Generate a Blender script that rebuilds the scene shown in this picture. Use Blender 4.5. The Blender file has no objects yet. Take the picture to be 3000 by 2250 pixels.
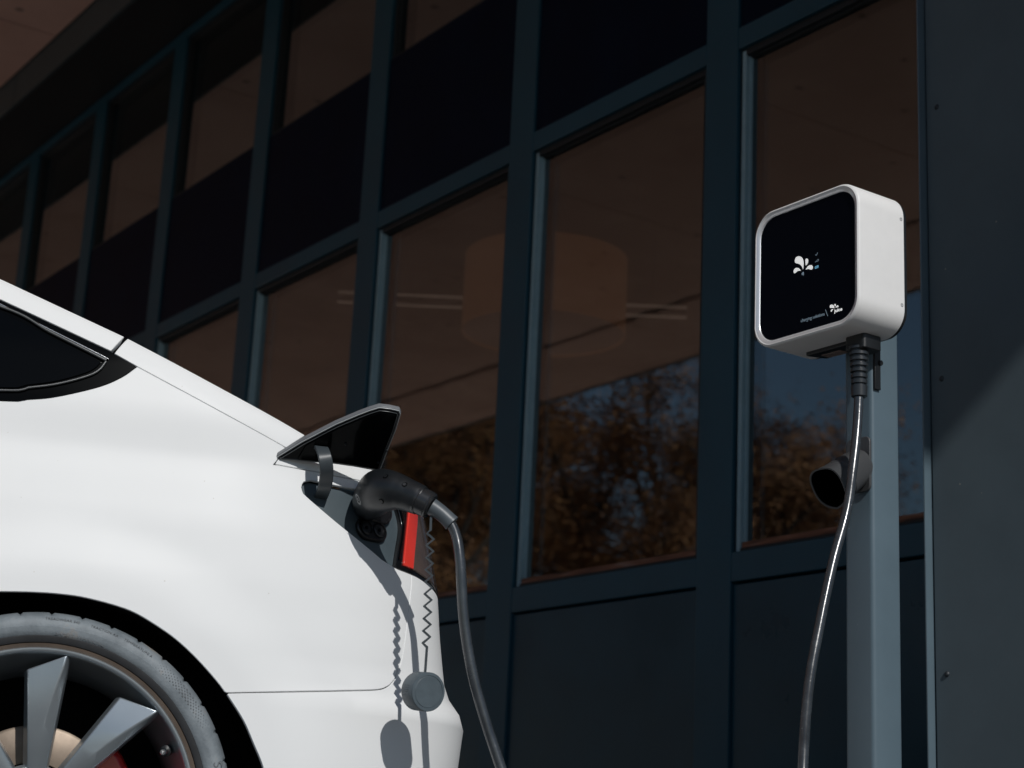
import bpy, bmesh, math, random, bisect
from mathutils import Vector, Matrix
from mathutils.geometry import delaunay_2d_cdt

# ------------------------------------------------------------------ camera, sky, sun, exposure
scene = bpy.context.scene
COL = scene.collection
CAM_Z = 0.31
cam_data = bpy.data.cameras.new("camera")
cam_data.sensor_width = 36.0
cam_data.lens = 5093.0 / 3000.0 * 36.0
cam_data.clip_start = 0.05
cam_data.clip_end = 3000.0
cam_data.dof.use_dof = True
cam_data.dof.focus_distance = 3.25
cam_data.dof.aperture_fstop = 5.0
cam = bpy.data.objects.new("camera", cam_data)
COL.objects.link(cam)
cam.matrix_world = Matrix(((0.58053532, 0.18614484, 0.79267196, 0.0),
                           (0.81286783, -0.18888788, -0.55096939, 0.0),
                           (0.04716602, 0.96419472, -0.26096724, CAM_Z),
                           (0, 0, 0, 1)))
scene.camera = cam

SUN_TO = Vector((1.0, -0.235, 0.76)).normalized()
world = bpy.data.worlds.new("World")
scene.world = world
world.use_nodes = True
wnt = world.node_tree
sky = wnt.nodes.new('ShaderNodeTexSky')
sky.sky_type = 'NISHITA'
sky.sun_disc = False
sky.sun_elevation = math.asin(SUN_TO.z)
sky.sun_rotation = math.atan2(SUN_TO.x, SUN_TO.y)
sky.air_density = 1.0
sky.dust_density = 0.3
sky.ozone_density = 1.8
wnt.links.new(sky.outputs[0], wnt.nodes['Background'].inputs[0])
wnt.nodes['Background'].inputs[1].default_value = 0.085

sun_data = bpy.data.lights.new("sun", 'SUN')
sun_data.energy = 4.6
sun_data.angle = math.radians(0.53)
sun_data.color = (1.0, 0.98, 0.95)
sun = bpy.data.objects.new("sun", sun_data)
COL.objects.link(sun)
sun.rotation_euler = SUN_TO.to_track_quat('Z', 'Y').to_euler()
sun.location = (8, -4, 9)

scene.view_settings.view_transform = 'Standard'
scene.view_settings.look = 'None'
scene.view_settings.exposure = -0.78
scene.view_settings.gamma = 1.0
scene.view_settings.use_curve_mapping = False
try:
    scene.cycles.max_bounces = 10
    scene.cycles.transparent_max_bounces = 12
    scene.cycles.glossy_bounces = 5
except Exception:
    pass

# ------------------------------------------------------------------ helpers
random.seed(7)

def empty(name, loc=(0, 0, 0), label=None, cat=None, group=None, mat=None):
    o = bpy.data.objects.new(name, None)
    COL.objects.link(o)
    if mat is not None:
        o.matrix_world = mat
    else:
        o.location = loc
    o.empty_display_size = 0.1
    tag(o, label, cat, group)
    return o

def tag(o, label=None, cat=None, group=None, kind=None):
    if label: o["label"] = label
    if cat: o["category"] = cat
    if group: o["group"] = group
    if kind: o["kind"] = kind
    return o

def mesh_of(verts, faces, smooth=None):
    me = bpy.data.meshes.new("m")
    me.from_pydata([tuple(v) for v in verts], [], faces)
    me.validate()
    if smooth is not None:
        me.shade_smooth()
        if smooth < 179:
            me.set_sharp_from_angle(angle=math.radians(smooth))
    me.update()
    return me

def part(name, me, mat, parent=None, bevel=0.0, local=False):
    """link a mesh as an object. Vertices are world coordinates unless local=True (then in the thing's own frame)"""
    o = bpy.data.objects.new(name, me)
    me.name = name
    if mat is not None:
        me.materials.append(mat)
    COL.objects.link(o)
    if parent is not None:
        o.parent = parent
        if not local:
            root = parent
            while root.parent: root = root.parent
            if root.type == 'EMPTY':
                L = Vector(root.location)
                if L.length > 0:
                    me.transform(Matrix.Translation(-L))
    if bevel > 0:
        m = o.modifiers.new("bevel", 'BEVEL')
        m.width = bevel; m.segments = 2; m.limit_method = 'ANGLE'; m.angle_limit = math.radians(40)
        me.shade_smooth()
        me.set_sharp_from_angle(angle=math.radians(50))
    return o

def box(x0, x1, y0, y1, z0, z1):
    v = [(x0, y0, z0), (x1, y0, z0), (x1, y1, z0), (x0, y1, z0), (x0, y0, z1), (x1, y0, z1), (x1, y1, z1), (x0, y1, z1)]
    f = [(0, 3, 2, 1), (4, 5, 6, 7), (0, 1, 5, 4), (1, 2, 6, 5), (2, 3, 7, 6), (3, 0, 4, 7)]
    return mesh_of(v, f)

def boxes(lst):
    V = []; F = []
    for b in lst:
        x0, x1, y0, y1, z0, z1 = b
        n = len(V)
        V += [(x0, y0, z0), (x1, y0, z0), (x1, y1, z0), (x0, y1, z0), (x0, y0, z1), (x1, y0, z1), (x1, y1, z1), (x0, y1, z1)]
        F += [tuple(n + i for i in q) for q in ((0, 3, 2, 1), (4, 5, 6, 7), (0, 1, 5, 4), (1, 2, 6, 5), (2, 3, 7, 6), (3, 0, 4, 7))]
    return mesh_of(V, F)

def catmull(pts, n=6, closed=False):
    P = [Vector(p) for p in pts]; out = []
    N = len(P)
    rng = range(N) if closed else range(N - 1)
    for i in rng:
        p0 = P[(i - 1) % N] if (closed or i > 0) else P[0] * 2 - P[1]
        p1 = P[i]; p2 = P[(i + 1) % N]
        p3 = P[(i + 2) % N] if (closed or i + 2 < N) else P[N - 1] * 2 - P[N - 2]
        for k in range(n):
            t = k / n
            out.append(0.5 * ((2 * p1) + (p2 - p0) * t + (2 * p0 - 5 * p1 + 4 * p2 - p3) * t * t + (3 * p1 - p0 - 3 * p2 + p3) * t ** 3))
    if not closed: out.append(P[-1].copy())
    return out

def tube(pts, radii, seg=16, cap=True, squash=None, up=None):
    """pts list of Vector, radii list; squash=(a,b) scales the section along its two axes"""
    P = [Vector(p) for p in pts]
    n = len(P)
    if not hasattr(radii, '__len__'): radii = [radii] * n
    V = []; F = []
    u = Vector(up) if up else None
    for i in range(n):
        t = (P[min(i + 1, n - 1)] - P[max(i - 1, 0)]).normalized()
        if u is None:
            u = t.orthogonal()
        u = (u - t * u.dot(t)).normalized()
        b = t.cross(u)
        sa, sb = squash if squash else (1, 1)
        for k in range(seg):
            a = 2 * math.pi * k / seg
            V.append(P[i] + (u * math.cos(a) * sa + b * math.sin(a) * sb) * radii[i])
    for i in range(n - 1):
        for k in range(seg):
            k2 = (k + 1) % seg
            F.append((i * seg + k, i * seg + k2, (i + 1) * seg + k2, (i + 1) * seg + k))
    if cap:
        F.append(tuple(range(seg - 1, -1, -1)))
        F.append(tuple((n - 1) * seg + k for k in range(seg)))
    return mesh_of(V, F, 60)

def lathe(profile, origin, axis, seg=48, smooth=35, close=False):
    """profile list of (radius, along axis)"""
    A = Vector(axis).normalized(); U = A.orthogonal().normalized(); B = A.cross(U)
    O_ = Vector(origin); V = []; F = []
    m = len(profile)
    for k in range(seg):
        a = 2 * math.pi * k / seg
        d = U * math.cos(a) + B * math.sin(a)
        for r, h in profile:
            V.append(O_ + d * r + A * h)
    for k in range(seg):
        k2 = (k + 1) % seg
        for j in range(m - 1 if not close else m):
            j2 = (j + 1) % m
            F.append((k * m + j, k * m + j2, k2 * m + j2, k2 * m + j))
    me = mesh_of(V, F, smooth)
    bm = bmesh.new(); bm.from_mesh(me); bmesh.ops.remove_doubles(bm, verts=bm.verts, dist=1e-5)
    bmesh.ops.recalc_face_normals(bm, faces=bm.faces)
    bm.to_mesh(me); bm.free()
    me.set_sharp_from_angle(angle=math.radians(smooth))
    return me

def prism(poly, frame, depth, smooth=None):
    """poly 2D list, frame=(origin,u,v,n): extruded from n=0 to n=depth"""
    o, u, v, n = [Vector(q) for q in frame]
    m = len(poly)
    V = [o + u * a + v * b for a, b in poly] + [o + u * a + v * b + n * depth for a, b in poly]
    F = [tuple(range(m - 1, -1, -1)), tuple(range(m, 2 * m))]
    for i in range(m):
        j = (i + 1) % m
        F.append((i, j, m + j, m + i))
    me = mesh_of(V, F)
    bm = bmesh.new(); bm.from_mesh(me); bmesh.ops.recalc_face_normals(bm, faces=bm.faces); bm.to_mesh(me); bm.free()
    if smooth:
        me.shade_smooth(); me.set_sharp_from_angle(angle=math.radians(smooth))
    return me

def rrect(w, h, r, n=8, cx=0, cy=0):
    out = []
    for sx, sy, a0 in ((1, 1, 0), (-1, 1, 90), (-1, -1, 180), (1, -1, 270)):
        for k in range(n + 1):
            a = math.radians(a0 + 90 * k / n)
            out.append((cx + sx * (w / 2 - r) + r * math.cos(a), cy + sy * (h / 2 - r) + r * math.sin(a)))
    return out

def join_meshes(lst):
    V = []; F = []
    for me in lst:
        n = len(V)
        V += [v.co.copy() for v in me.vertices]
        F += [tuple(n + i for i in p.vertices) for p in me.polygons]
    return mesh_of(V, F)

def text_mesh(txt, size, extrude=0.0003, offset=0.0):
    cu = bpy.data.curves.new("t", 'FONT')
    cu.body = txt; cu.size = size; cu.extrude = extrude; cu.offset = offset
    ob = bpy.data.objects.new("t", cu)
    COL.objects.link(ob)
    dg = bpy.context.evaluated_depsgraph_get()
    me = bpy.data.meshes.new_from_object(ob.evaluated_get(dg))
    bpy.data.objects.remove(ob)
    bpy.data.curves.remove(cu)
    me.materials.clear()
    return me

# ------------------------------------------------------------------ materials
def new_mat(name):
    m = bpy.data.materials.new(name); m.use_nodes = True
    nt = m.node_tree
    return m, nt, nt.nodes['Principled BSDF']

def pmat(name, base, rough=0.5, metal=0.0, spec=0.5, coat=0.0, coat_rough=0.05, var=0.0, vscale=8.0, bump=0.0, bscale=200.0,
         rvar=0.0, trans=0.0, sheen=0.0):
    m, nt, b = new_mat(name)
    b.inputs['Base Color'].default_value = (*base, 1)
    b.inputs['Roughness'].default_value = rough
    b.inputs['Metallic'].default_value = metal
    b.inputs['Specular IOR Level'].default_value = spec
    b.inputs['Coat Weight'].default_value = coat
    b.inputs['Coat Roughness'].default_value = coat_rough
    tc = nt.nodes.new('ShaderNodeTexCoord')
    if var > 0 or rvar > 0:
        nz = nt.nodes.new('ShaderNodeTexNoise'); nz.inputs['Scale'].default_value = vscale; nz.inputs['Detail'].default_value = 8
        nz.inputs['Roughness'].default_value = 0.62
        nt.links.new(tc.outputs['Object'], nz.inputs['Vector'])
        if var > 0:
            mr = nt.nodes.new('ShaderNodeMapRange')
            mr.inputs['From Min'].default_value = 0.3; mr.inputs['From Max'].default_value = 0.7
            mr.inputs['To Min'].default_value = 1 - var; mr.inputs['To Max'].default_value = 1 + var
            nt.links.new(nz.outputs['Fac'], mr.inputs['Value'])
            vm = nt.nodes.new('ShaderNodeVectorMath'); vm.operation = 'SCALE'
            vm.inputs[0].default_value = base
            nt.links.new(mr.outputs[0], vm.inputs['Scale'])
            nt.links.new(vm.outputs[0], b.inputs['Base Color'])
        if rvar > 0:
            mr2 = nt.nodes.new('ShaderNodeMapRange')
            mr2.inputs['From Min'].default_value = 0.3; mr2.inputs['From Max'].default_value = 0.7
            mr2.inputs['To Min'].default_value = max(0.02, rough - rvar); mr2.inputs['To Max'].default_value = rough + rvar
            nt.links.new(nz.outputs['Fac'], mr2.inputs['Value'])
            nt.links.new(mr2.outputs[0], b.inputs['Roughness'])
    if bump > 0:
        n2 = nt.nodes.new('ShaderNodeTexNoise'); n2.inputs['Scale'].default_value = bscale; n2.inputs['Detail'].default_value = 4
        nt.links.new(tc.outputs['Object'], n2.inputs['Vector'])
        bp = nt.nodes.new('ShaderNodeBump'); bp.inputs['Strength'].default_value = bump; bp.inputs['Distance'].default_value = 0.002
        nt.links.new(n2.outputs['Fac'], bp.inputs['Height'])
        nt.links.new(bp.outputs[0], b.inputs['Normal'])
    return m

def speck(m, colour, scale=60.0, thresh=0.06, amount=0.7):
    """sparse small specks of dirt or dust with a shape of their own"""
    nt = m.node_tree; b = nt.nodes['Principled BSDF']
    tc = nt.nodes.new('ShaderNodeTexCoord')
    vo = nt.nodes.new('ShaderNodeTexVoronoi'); vo.inputs['Scale'].default_value = scale
    nt.links.new(tc.outputs['Object'], vo.inputs['Vector'])
    sep = nt.nodes.new('ShaderNodeSeparateColor'); nt.links.new(vo.outputs['Color'], sep.inputs[0])
    th = nt.nodes.new('ShaderNodeMath'); th.operation = 'MULTIPLY'; th.inputs[1].default_value = thresh * 2
    pw = nt.nodes.new('ShaderNodeMath'); pw.operation = 'POWER'; pw.inputs[1].default_value = 6
    nt.links.new(sep.outputs[0], pw.inputs[0]); nt.links.new(pw.outputs[0], th.inputs[0])
    lt = nt.nodes.new('ShaderNodeMath'); lt.operation = 'LESS_THAN'
    nt.links.new(vo.outputs['Distance'], lt.inputs[0]); nt.links.new(th.outputs[0], lt.inputs[1])
    am = nt.nodes.new('ShaderNodeMath'); am.operation = 'MULTIPLY'; am.inputs[1].default_value = amount
    nt.links.new(lt.outputs[0], am.inputs[0])
    mx = nt.nodes.new('ShaderNodeMix'); mx.data_type = 'RGBA'
    src = b.inputs['Base Color']
    if src.is_linked:
        nt.links.new(src.links[0].from_socket, mx.inputs[6])
    else:
        mx.inputs[6].default_value = src.default_value
    mx.inputs[7].default_value = (*colour, 1)
    nt.links.new(am.outputs[0], mx.inputs[0])
    nt.links.new(mx.outputs[2], src)
    return m

M = {}
M['frame'] = pmat('facade_paint', (.013, .064, .098), .40, spec=.35, var=.10, vscale=3, rvar=.08, bump=.04, bscale=300)
M['panel'] = speck(pmat('infill_panel_paint', (.008, .050, .078), .34, spec=.4, var=.16, vscale=2.2, rvar=.1, bump=.04, bscale=250), (.12, .13, .14), 30, .035, .6)
M['spandrel'] = pmat('spandrel_enamel', (.003, .0075, .020), .4, spec=.05, var=.2, vscale=4, bump=.02)
M['column'] = speck(pmat('column_cladding', (.092, .122, .140), .5, spec=.15, var=.10, vscale=3.5, rvar=.08, bump=.05, bscale=260), (.35, .33, .29), 34, .04, .7)
M['dark_metal'] = pmat('dark_trim', (.018, .024, .030), .5, var=.1)
M['bead'] = pmat('glazing_bead', (.014, .018, .022), .5, spec=.3, var=.08, vscale=20)
M['gasket'] = pmat('black_gasket', (.008, .009, .010), .6)
M['copper'] = pmat('head_trim', (.20, .145, .115), .4, spec=.5, var=.3, vscale=6)
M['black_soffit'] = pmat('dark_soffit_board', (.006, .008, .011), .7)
M['fascia'] = pmat('bulkhead_sheet', (.035, .055, .062), .5, var=.1, vscale=3)
M['gland'] = pmat('black_rubber', (.007, .008, .009), .45, bump=.05)

def soffit_mat():
    m, nt, b = new_mat('soffit_board')
    tc = nt.nodes.new('ShaderNodeTexCoord')
    n1 = nt.nodes.new('ShaderNodeTexNoise'); n1.inputs['Scale'].default_value = 1.3; n1.inputs['Detail'].default_value = 9; n1.inputs['Roughness'].default_value = .65
    n2 = nt.nodes.new('ShaderNodeTexNoise'); n2.inputs['Scale'].default_value = 45; n2.inputs['Detail'].default_value = 6
    cr = nt.nodes.new('ShaderNodeValToRGB')
    cr.color_ramp.elements[0].position = .3; cr.color_ramp.elements[0].color = (.66, .42, .345, 1)
    cr.color_ramp.elements[1].position = .72; cr.color_ramp.elements[1].color = (.84, .565, .475, 1)
    nt.links.new(tc.outputs['Object'], n1.inputs['Vector']); nt.links.new(tc.outputs['Object'], n2.inputs['Vector'])
    nt.links.new(n1.outputs['Fac'], cr.inputs[0])
    vo = nt.nodes.new('ShaderNodeTexVoronoi'); vo.inputs['Scale'].default_value = 3.2
    nt.links.new(tc.outputs['Object'], vo.inputs['Vector'])
    lt = nt.nodes.new('ShaderNodeMapRange'); lt.inputs['From Min'].default_value = .05; lt.inputs['From Max'].default_value = .11
    lt.inputs['To Min'].default_value = .45; lt.inputs['To Max'].default_value = 1
    nt.links.new(vo.outputs['Distance'], lt.inputs['Value'])
    vm = nt.nodes.new('ShaderNodeVectorMath'); vm.operation = 'SCALE'
    nt.links.new(cr.outputs[0], vm.inputs[0]); nt.links.new(lt.outputs[0], vm.inputs['Scale'])
    nt.links.new(vm.outputs[0], b.inputs['Base Color'])
    bp = nt.nodes.new('ShaderNodeBump'); bp.inputs['Strength'].default_value = .25; bp.inputs['Distance'].default_value = .004
    nt.links.new(n2.outputs['Fac'], bp.inputs['Height']); nt.links.new(bp.outputs[0], b.inputs['Normal'])
    b.inputs['Roughness'].default_value = .85
    return m
M['soffit'] = soffit_mat()

def glass_mat(name, tint, base, mult, rough=0.004):
    m, nt, b = new_mat(name)
    out = nt.nodes['Material Output']; nt.nodes.remove(b)
    tr = nt.nodes.new('ShaderNodeBsdfTransparent'); tr.inputs[0].default_value = (*tint, 1)
    gl = nt.nodes.new('ShaderNodeBsdfGlossy'); gl.inputs['Roughness'].default_value = rough
    gl.inputs['Color'].default_value = (.92, 1.0, .99, 1)
    fr = nt.nodes.new('ShaderNodeFresnel')
    geo = nt.nodes.new('ShaderNodeNewGeometry'); io = nt.nodes.new('ShaderNodeMapRange')   # same index from either side of the sheet
    io.inputs['To Min'].default_value = 1.5; io.inputs['To Max'].default_value = 1 / 1.5
    nt.links.new(geo.outputs['Backfacing'], io.inputs['Value']); nt.links.new(io.outputs[0], fr.inputs['IOR'])
    ma = nt.nodes.new('ShaderNodeMath'); ma.operation = 'MULTIPLY_ADD'
    ma.inputs[1].default_value = mult; ma.inputs[2].default_value = base; ma.use_clamp = True
    nt.links.new(fr.outputs[0], ma.inputs[0])
    # the faint waviness of float glass
    tc = nt.nodes.new('ShaderNodeTexCoord'); nz = nt.nodes.new('ShaderNodeTexNoise'); nz.inputs['Scale'].default_value = 2.2
    nt.links.new(tc.outputs['Object'], nz.inputs['Vector'])
    bp = nt.nodes.new('ShaderNodeBump'); bp.inputs['Strength'].default_value = .06; bp.inputs['Distance'].default_value = .01
    nt.links.new(nz.outputs['Fac'], bp.inputs['Height']); nt.links.new(bp.outputs[0], gl.inputs['Normal'])
    mx = nt.nodes.new('ShaderNodeMixShader')
    nt.links.new(ma.outputs[0], mx.inputs[0]); nt.links.new(tr.outputs[0], mx.inputs[1]); nt.links.new(gl.outputs[0], mx.inputs[2])
    nt.links.new(mx.outputs[0], out.inputs[0])
    return m
M['glass'] = glass_mat('window_glass', (.66, .69, .70), .055, 2.0)

def wood_mat():
    m, nt, b = new_mat('weathered_wood')
    tc = nt.nodes.new('ShaderNodeTexCoord')
    mp = nt.nodes.new('ShaderNodeMapping'); mp.inputs['Scale'].default_value = (3, 40, 60)
    nz = nt.nodes.new('ShaderNodeTexNoise'); nz.inputs['Scale'].default_value = 2; nz.inputs['Detail'].default_value = 8
    nt.links.new(tc.outputs['Object'], mp.inputs[0]); nt.links.new(mp.outputs[0], nz.inputs['Vector'])
    cr = nt.nodes.new('ShaderNodeValToRGB'); e = cr.color_ramp.elements
    e[0].position = .32; e[0].color = (.045, .018, .010, 1)
    e[1].position = .60; e[1].color = (.22, .085, .045, 1)
    x = e.new(.80); x.color = (.26, .25, .25, 1)
    nt.links.new(nz.outputs['Fac'], cr.inputs[0]); nt.links.new(cr.outputs[0], b.inputs['Base Color'])
    b.inputs['Roughness'].default_value = .7
    return m
M['wood'] = wood_mat()
M['post'] = speck(pmat('post_powder_coat', (.098, .142, .172), .33, spec=.5, var=.05, vscale=9, rvar=.05, bump=.03, bscale=500), (.4, .42, .43), 45, .06, .6)
M['alu'] = pmat('charger_aluminium', (.78, .775, .765), .42, spec=.45, var=.02, vscale=30, bump=.12, bscale=900)
M['bezel'] = pmat('charger_bezel', (.92, .93, .95), .30, metal=.55, spec=.5)
M['black_glass'] = pmat('charger_front_glass', (.0025, .0025, .0045), .10, spec=.05)
M['white_print'] = pmat('white_print', (.82, .82, .81), .5)
M['pale_print'] = pmat('pale_blue_print', (.38, .50, .60), .5)
M['screw'] = pmat('screw_steel', (.45, .45, .45), .3, metal=1)
M['black_plastic'] = pmat('black_plastic', (.010, .012, .014), .36, spec=.5, bump=.05, bscale=700)
M['cable'] = speck(pmat('cable_sheath', (.034, .040, .046), .24, spec=.9, var=.25, vscale=25, rvar=.08, bump=.10, bscale=120), (.45, .46, .47), 130, .07, .6)
M['boot'] = pmat('grey_rubber_boot', (.075, .090, .102), .42, spec=.5, var=.12, vscale=40, bump=.08, bscale=300)
M['holster'] = pmat('holster_plastic', (.060, .062, .065), .36, spec=.5, bump=.12, bscale=900)
M['void'] = pmat('recess_shade', (.0015, .0015, .0015), .9, spec=0.0)  # near-black stands in for the shade inside holes and the holster mouth
# ------------------------------------------------------------------ ground
def ground_mat():
    m, nt, b = new_mat('forecourt_paving')
    tc = nt.nodes.new('ShaderNodeTexCoord')
    nz = nt.nodes.new('ShaderNodeTexNoise'); nz.inputs['Scale'].default_value = .8; nz.inputs['Detail'].default_value = 9
    cr = nt.nodes.new('ShaderNodeValToRGB')
    cr.color_ramp.elements[0].position = .3; cr.color_ramp.elements[0].color = (.38, .30, .25, 1)
    cr.color_ramp.elements[1].position = .7; cr.color_ramp.elements[1].color = (.47, .385, .32, 1)
    nt.links.new(tc.outputs['Object'], nz.inputs['Vector']); nt.links.new(nz.outputs['Fac'], cr.inputs[0])
    nt.links.new(cr.outputs[0], b.inputs['Base Color']); b.inputs['Roughness'].default_value = .85
    return m
g = part('ground', mesh_of([(-400, -400, 0), (400, -400, 0), (400, 400, 0), (-400, 400, 0)], [(0, 1, 2, 3)]), ground_mat())
tag(g, kind='structure')
bounce_cut = part('bounce_cut_ground', mesh_of([(-7.5, -1.2, .004), (-2.5, -1.2, .004), (-2.5, -30, .004), (30, -30, .004), (30, 3.39, .004), (-7.5, 3.39, .004)], [(0, 1, 2, 3, 4, 5)]), pmat('dark_bounce_ground', (.050, .052, .055), .85, var=.25, vscale=30, bump=.4, bscale=180))  # unseen dark ground, added to cut the bounce onto column and facade
tag(bounce_cut, kind='structure')

# ------------------------------------------------------------------ the building
YF = 3.40                      # front plane of the facade frames
PITCH = 1.0985; MW = 0.15
Z_RAIL, Z_SILL, Z_TR0, Z_TR1, Z_SP, Z_HEAD0, Z_HEAD1 = 1.102, 1.189, 2.792, 2.866, 3.558, 4.495, 4.56
building = empty('building', (-6.5, YF, 0), 'dark blue-grey glazed building with deep beige canopy behind the car', 'building')
bp = lambda name, me, mat, bevel=0.0, parent=None: part(name, me, mat, parent or building, bevel)

lefts = [-2.787 - PITCH * k for k in range(0, 11)]          # left edge of every mullion
for k, x in enumerate(lefts):
    bp('mullion', box(x, x + MW, YF, YF + .12, .08, Z_HEAD1 - .002), M['frame'], .003)
bp('head_frame', box(lefts[-1], -2.637, YF + .001, YF + .119, Z_HEAD0, Z_HEAD1 - .004), M['frame'], .002)
bp('head_trim', box(lefts[-1], -2.637, YF - .022, YF + .06, Z_HEAD1 - .003, Z_HEAD1 + .004), M['copper'], .001)
bp('plinth', box(lefts[-1], -2.637, YF - .01, YF + .118, 0, .078), M['dark_metal'], .004)

def bead_frame(x0, x1, z0, z1, yb, w=.016, d=.026):
    """four glazing beads with a stepped section"""
    return boxes([(x1 - w, x1, yb - d, yb, z0, z1),
                  (x0 + w, x1 - w, yb - d, yb, z1 - w, z1), (x0 + w + .006, x1 - w, yb - d * .45, yb, z1 - w - .006, z1 - w),
                  (x0 + w, x1 - w, yb - d, yb, z0, z0 + .008)])

def left_bead(x0, z0, z1, yb, w=.016, d=.026):
    return boxes([(x0, x0 + w, yb - d, yb, z0, z1), (x0 + w, x0 + w + .006, yb - d * .45, yb, z0 + w, z1 - w)])
M['left_bead'] = pmat('lit_glazing_bead', (.27, .40, .46), .34, spec=.5, var=.08, vscale=20)  # paler copy of the bead colour, sky light from the right painted in
YG = YF + .040                 # outer face of the glass
for k in range(len(lefts) - 1):
    xr = lefts[k]; xl = lefts[k + 1] + MW
    # lower infill panel, rail, transom
    bp('infill_panel', box(xl + .002, xr - .002, YF + .012, YF + .05, .08, Z_RAIL - .007), M['panel'], .002)
    bp('bottom_rail', box(xl + .0005, xr - .0005, YF + .0015, YF + .10, Z_RAIL, Z_SILL), M['frame'], .0025)
    bp('transom', box(xl + .0005, xr - .0005, YF + .0015, YF + .10, Z_TR0, Z_TR1), M['frame'], .0025)
    # main window
    w = bp('window', bead_frame(xl + .007, xr - .007, Z_SILL + .003, Z_TR0 - .008, YG + .001), M['bead'], .0012)
    bp('pane', box(xl + .004, xr - .004, YG, YG + .024, Z_SILL + .004, Z_TR0 - .004), M['glass'], parent=w)
    bp('left_bead', left_bead(xl + .007, Z_SILL + .003, Z_TR0 - .008, YG + .001), M['left_bead'], .0012, parent=w)
    bp('gasket', boxes([(xl + .0006, xl + .0064, YG - .024, YG, Z_SILL + .001, Z_TR0 - .001),
                        (xl + .0066, xr - .0066, YG - .024, YG, Z_TR0 - .0072, Z_TR0 - .0012)]), M['gasket'], parent=w)
    bp('sill', box(xl + .024, xr - .018, YG - .019, YG - .002, Z_SILL + .0125, Z_SILL + .030), M['wood'], .0015, parent=w)
    # spandrel panel and the upper window above it
    bp('spandrel_panel', box(xl + .002, xr - .002, YF + .010, YF + .032, Z_TR1 + .003, Z_SP), M['spandrel'], .002)
    u = bp('upper_window', bead_frame(xl + .007, xr - .007, Z_SP + .004, Z_HEAD0 - .004, YG + .001), M['bead'], .0012)
    bp('pane', box(xl + .004, xr - .004, YG, YG + .024, Z_SP - .03, Z_HEAD0 - .002), M['glass'], parent=u)
    bp('left_bead', left_bead(xl + .007, Z_SP + .004, Z_HEAD0 - .004, YG + .001), M['bead'], .0012, parent=u)

# clad column at the right-hand end of the glazing
XC, YC = -2.583, 2.95
bp('column_core', box(XC + .03, XC + .72, YC + .02, YF + .12, 0, 4.74), M['dark_metal'])
cp = bp('cladding_panel', box(XC + .0045, XC + .70, YC, YC + .018, .05, 4.73), M['column'], .0015)
bp('cladding_return', box(XC + .70, XC + .718, YC + .001, YF + .1, .05, 4.73), M['column'])
bp('corner_angle', box(XC - .004, XC, YC - .021, YF + .02, .05, 4.73), M['post'], .0008)
for z in (2.057, 1.392, 2.72, .73, 3.4):
    bp('rivet', lathe([(.0001, .004), (.004, .0035), (.0062, .0015), (.0068, 0)], (XC + .036, YC, z), (0, -1, 0), 16), M['dark_metal'], parent=cp)

# canopy: dark strip next to the facade, bulkhead, board soffit, roof slab
YB, ZB, ZS, YE, YJ = 3.025, 4.541, 4.751, -3.12, -1.98
XE1, XE0, YN = 2.07, -1.0, 1.64  # unseen right end, stepped to shade the column yet leave car and charger sunlit
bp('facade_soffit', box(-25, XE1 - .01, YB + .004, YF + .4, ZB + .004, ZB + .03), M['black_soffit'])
x = -24.8
bx = [-25.0]
while x < XE1: 
    if x > -25: bx.append(x)
    x += 2.6
bx = [-25.0] + [-9.79 + 2.6 * k for k in range(-5, 5) if -25 < -9.79 + 2.6 * k < XE1 - .3] + [XE1 - .01]
for a, b_ in zip(bx, bx[1:]):
    bp('bulkhead_sheet', box(a + .003, b_ - .003, YB, YB + .02, ZB, ZS + .02), M['fascia'], .0015)
sx = [-25.0] + [-9.13 + 2.0325 * k for k in range(-8, 4)] + [XE0]
sx = [s for s in sx if s <= XE0]
for a, b_ in zip(sx, sx[1:]):
    bp('soffit_panel', box(a + .005, b_ - .005, YJ + .028, YB - .006, ZS, ZS + .022), M['soffit'], .004)
    bp('soffit_panel', box(a + .005, b_ - .005, YE + .03, YJ - .028, ZS, ZS + .022), M['soffit'], .004)
for a, b_ in ((XE0, .5), (.5, XE1 - .03)):
    bp('soffit_panel', box(a + .005, b_ - .005, YN + .03, YB - .006, ZS, ZS + .022), M['soffit'], .004)
bp('roof_slab', boxes([(-25, XE0, YE, YF + 6, ZS + .024, 5.15), (XE0 + .001, XE1 - .001, YN, YF + 6, ZS + .024, 5.15)]), M['dark_metal'])
bp('canopy_edge', boxes([(-25, XE0 + .02, YE - .02, YE + .02, ZS - .006, 5.2), (XE0 + .0, XE0 + .02, YE + .021, YN - .001, ZS - .006, 5.2),
                         (XE0 + .021, XE1, YN - .0, YN + .02, ZS - .006, 5.2), (XE1 - .02, XE1, YN + .021, YF + 6, ZS - .006, 5.2)]), M['fascia'])

# the room behind the glass
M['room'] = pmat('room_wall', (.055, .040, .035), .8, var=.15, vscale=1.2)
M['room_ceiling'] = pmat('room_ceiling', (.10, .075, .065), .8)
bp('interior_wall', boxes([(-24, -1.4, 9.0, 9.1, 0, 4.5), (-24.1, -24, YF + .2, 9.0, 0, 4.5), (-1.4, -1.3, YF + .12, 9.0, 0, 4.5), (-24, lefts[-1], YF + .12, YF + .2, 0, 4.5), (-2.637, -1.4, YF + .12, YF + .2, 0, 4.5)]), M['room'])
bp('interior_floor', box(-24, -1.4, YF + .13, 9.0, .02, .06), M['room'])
bp('interior_ceiling', box(-24, -1.4, YF + .13, 9.0, 4.40, 4.49), M['room_ceiling'])

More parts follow.
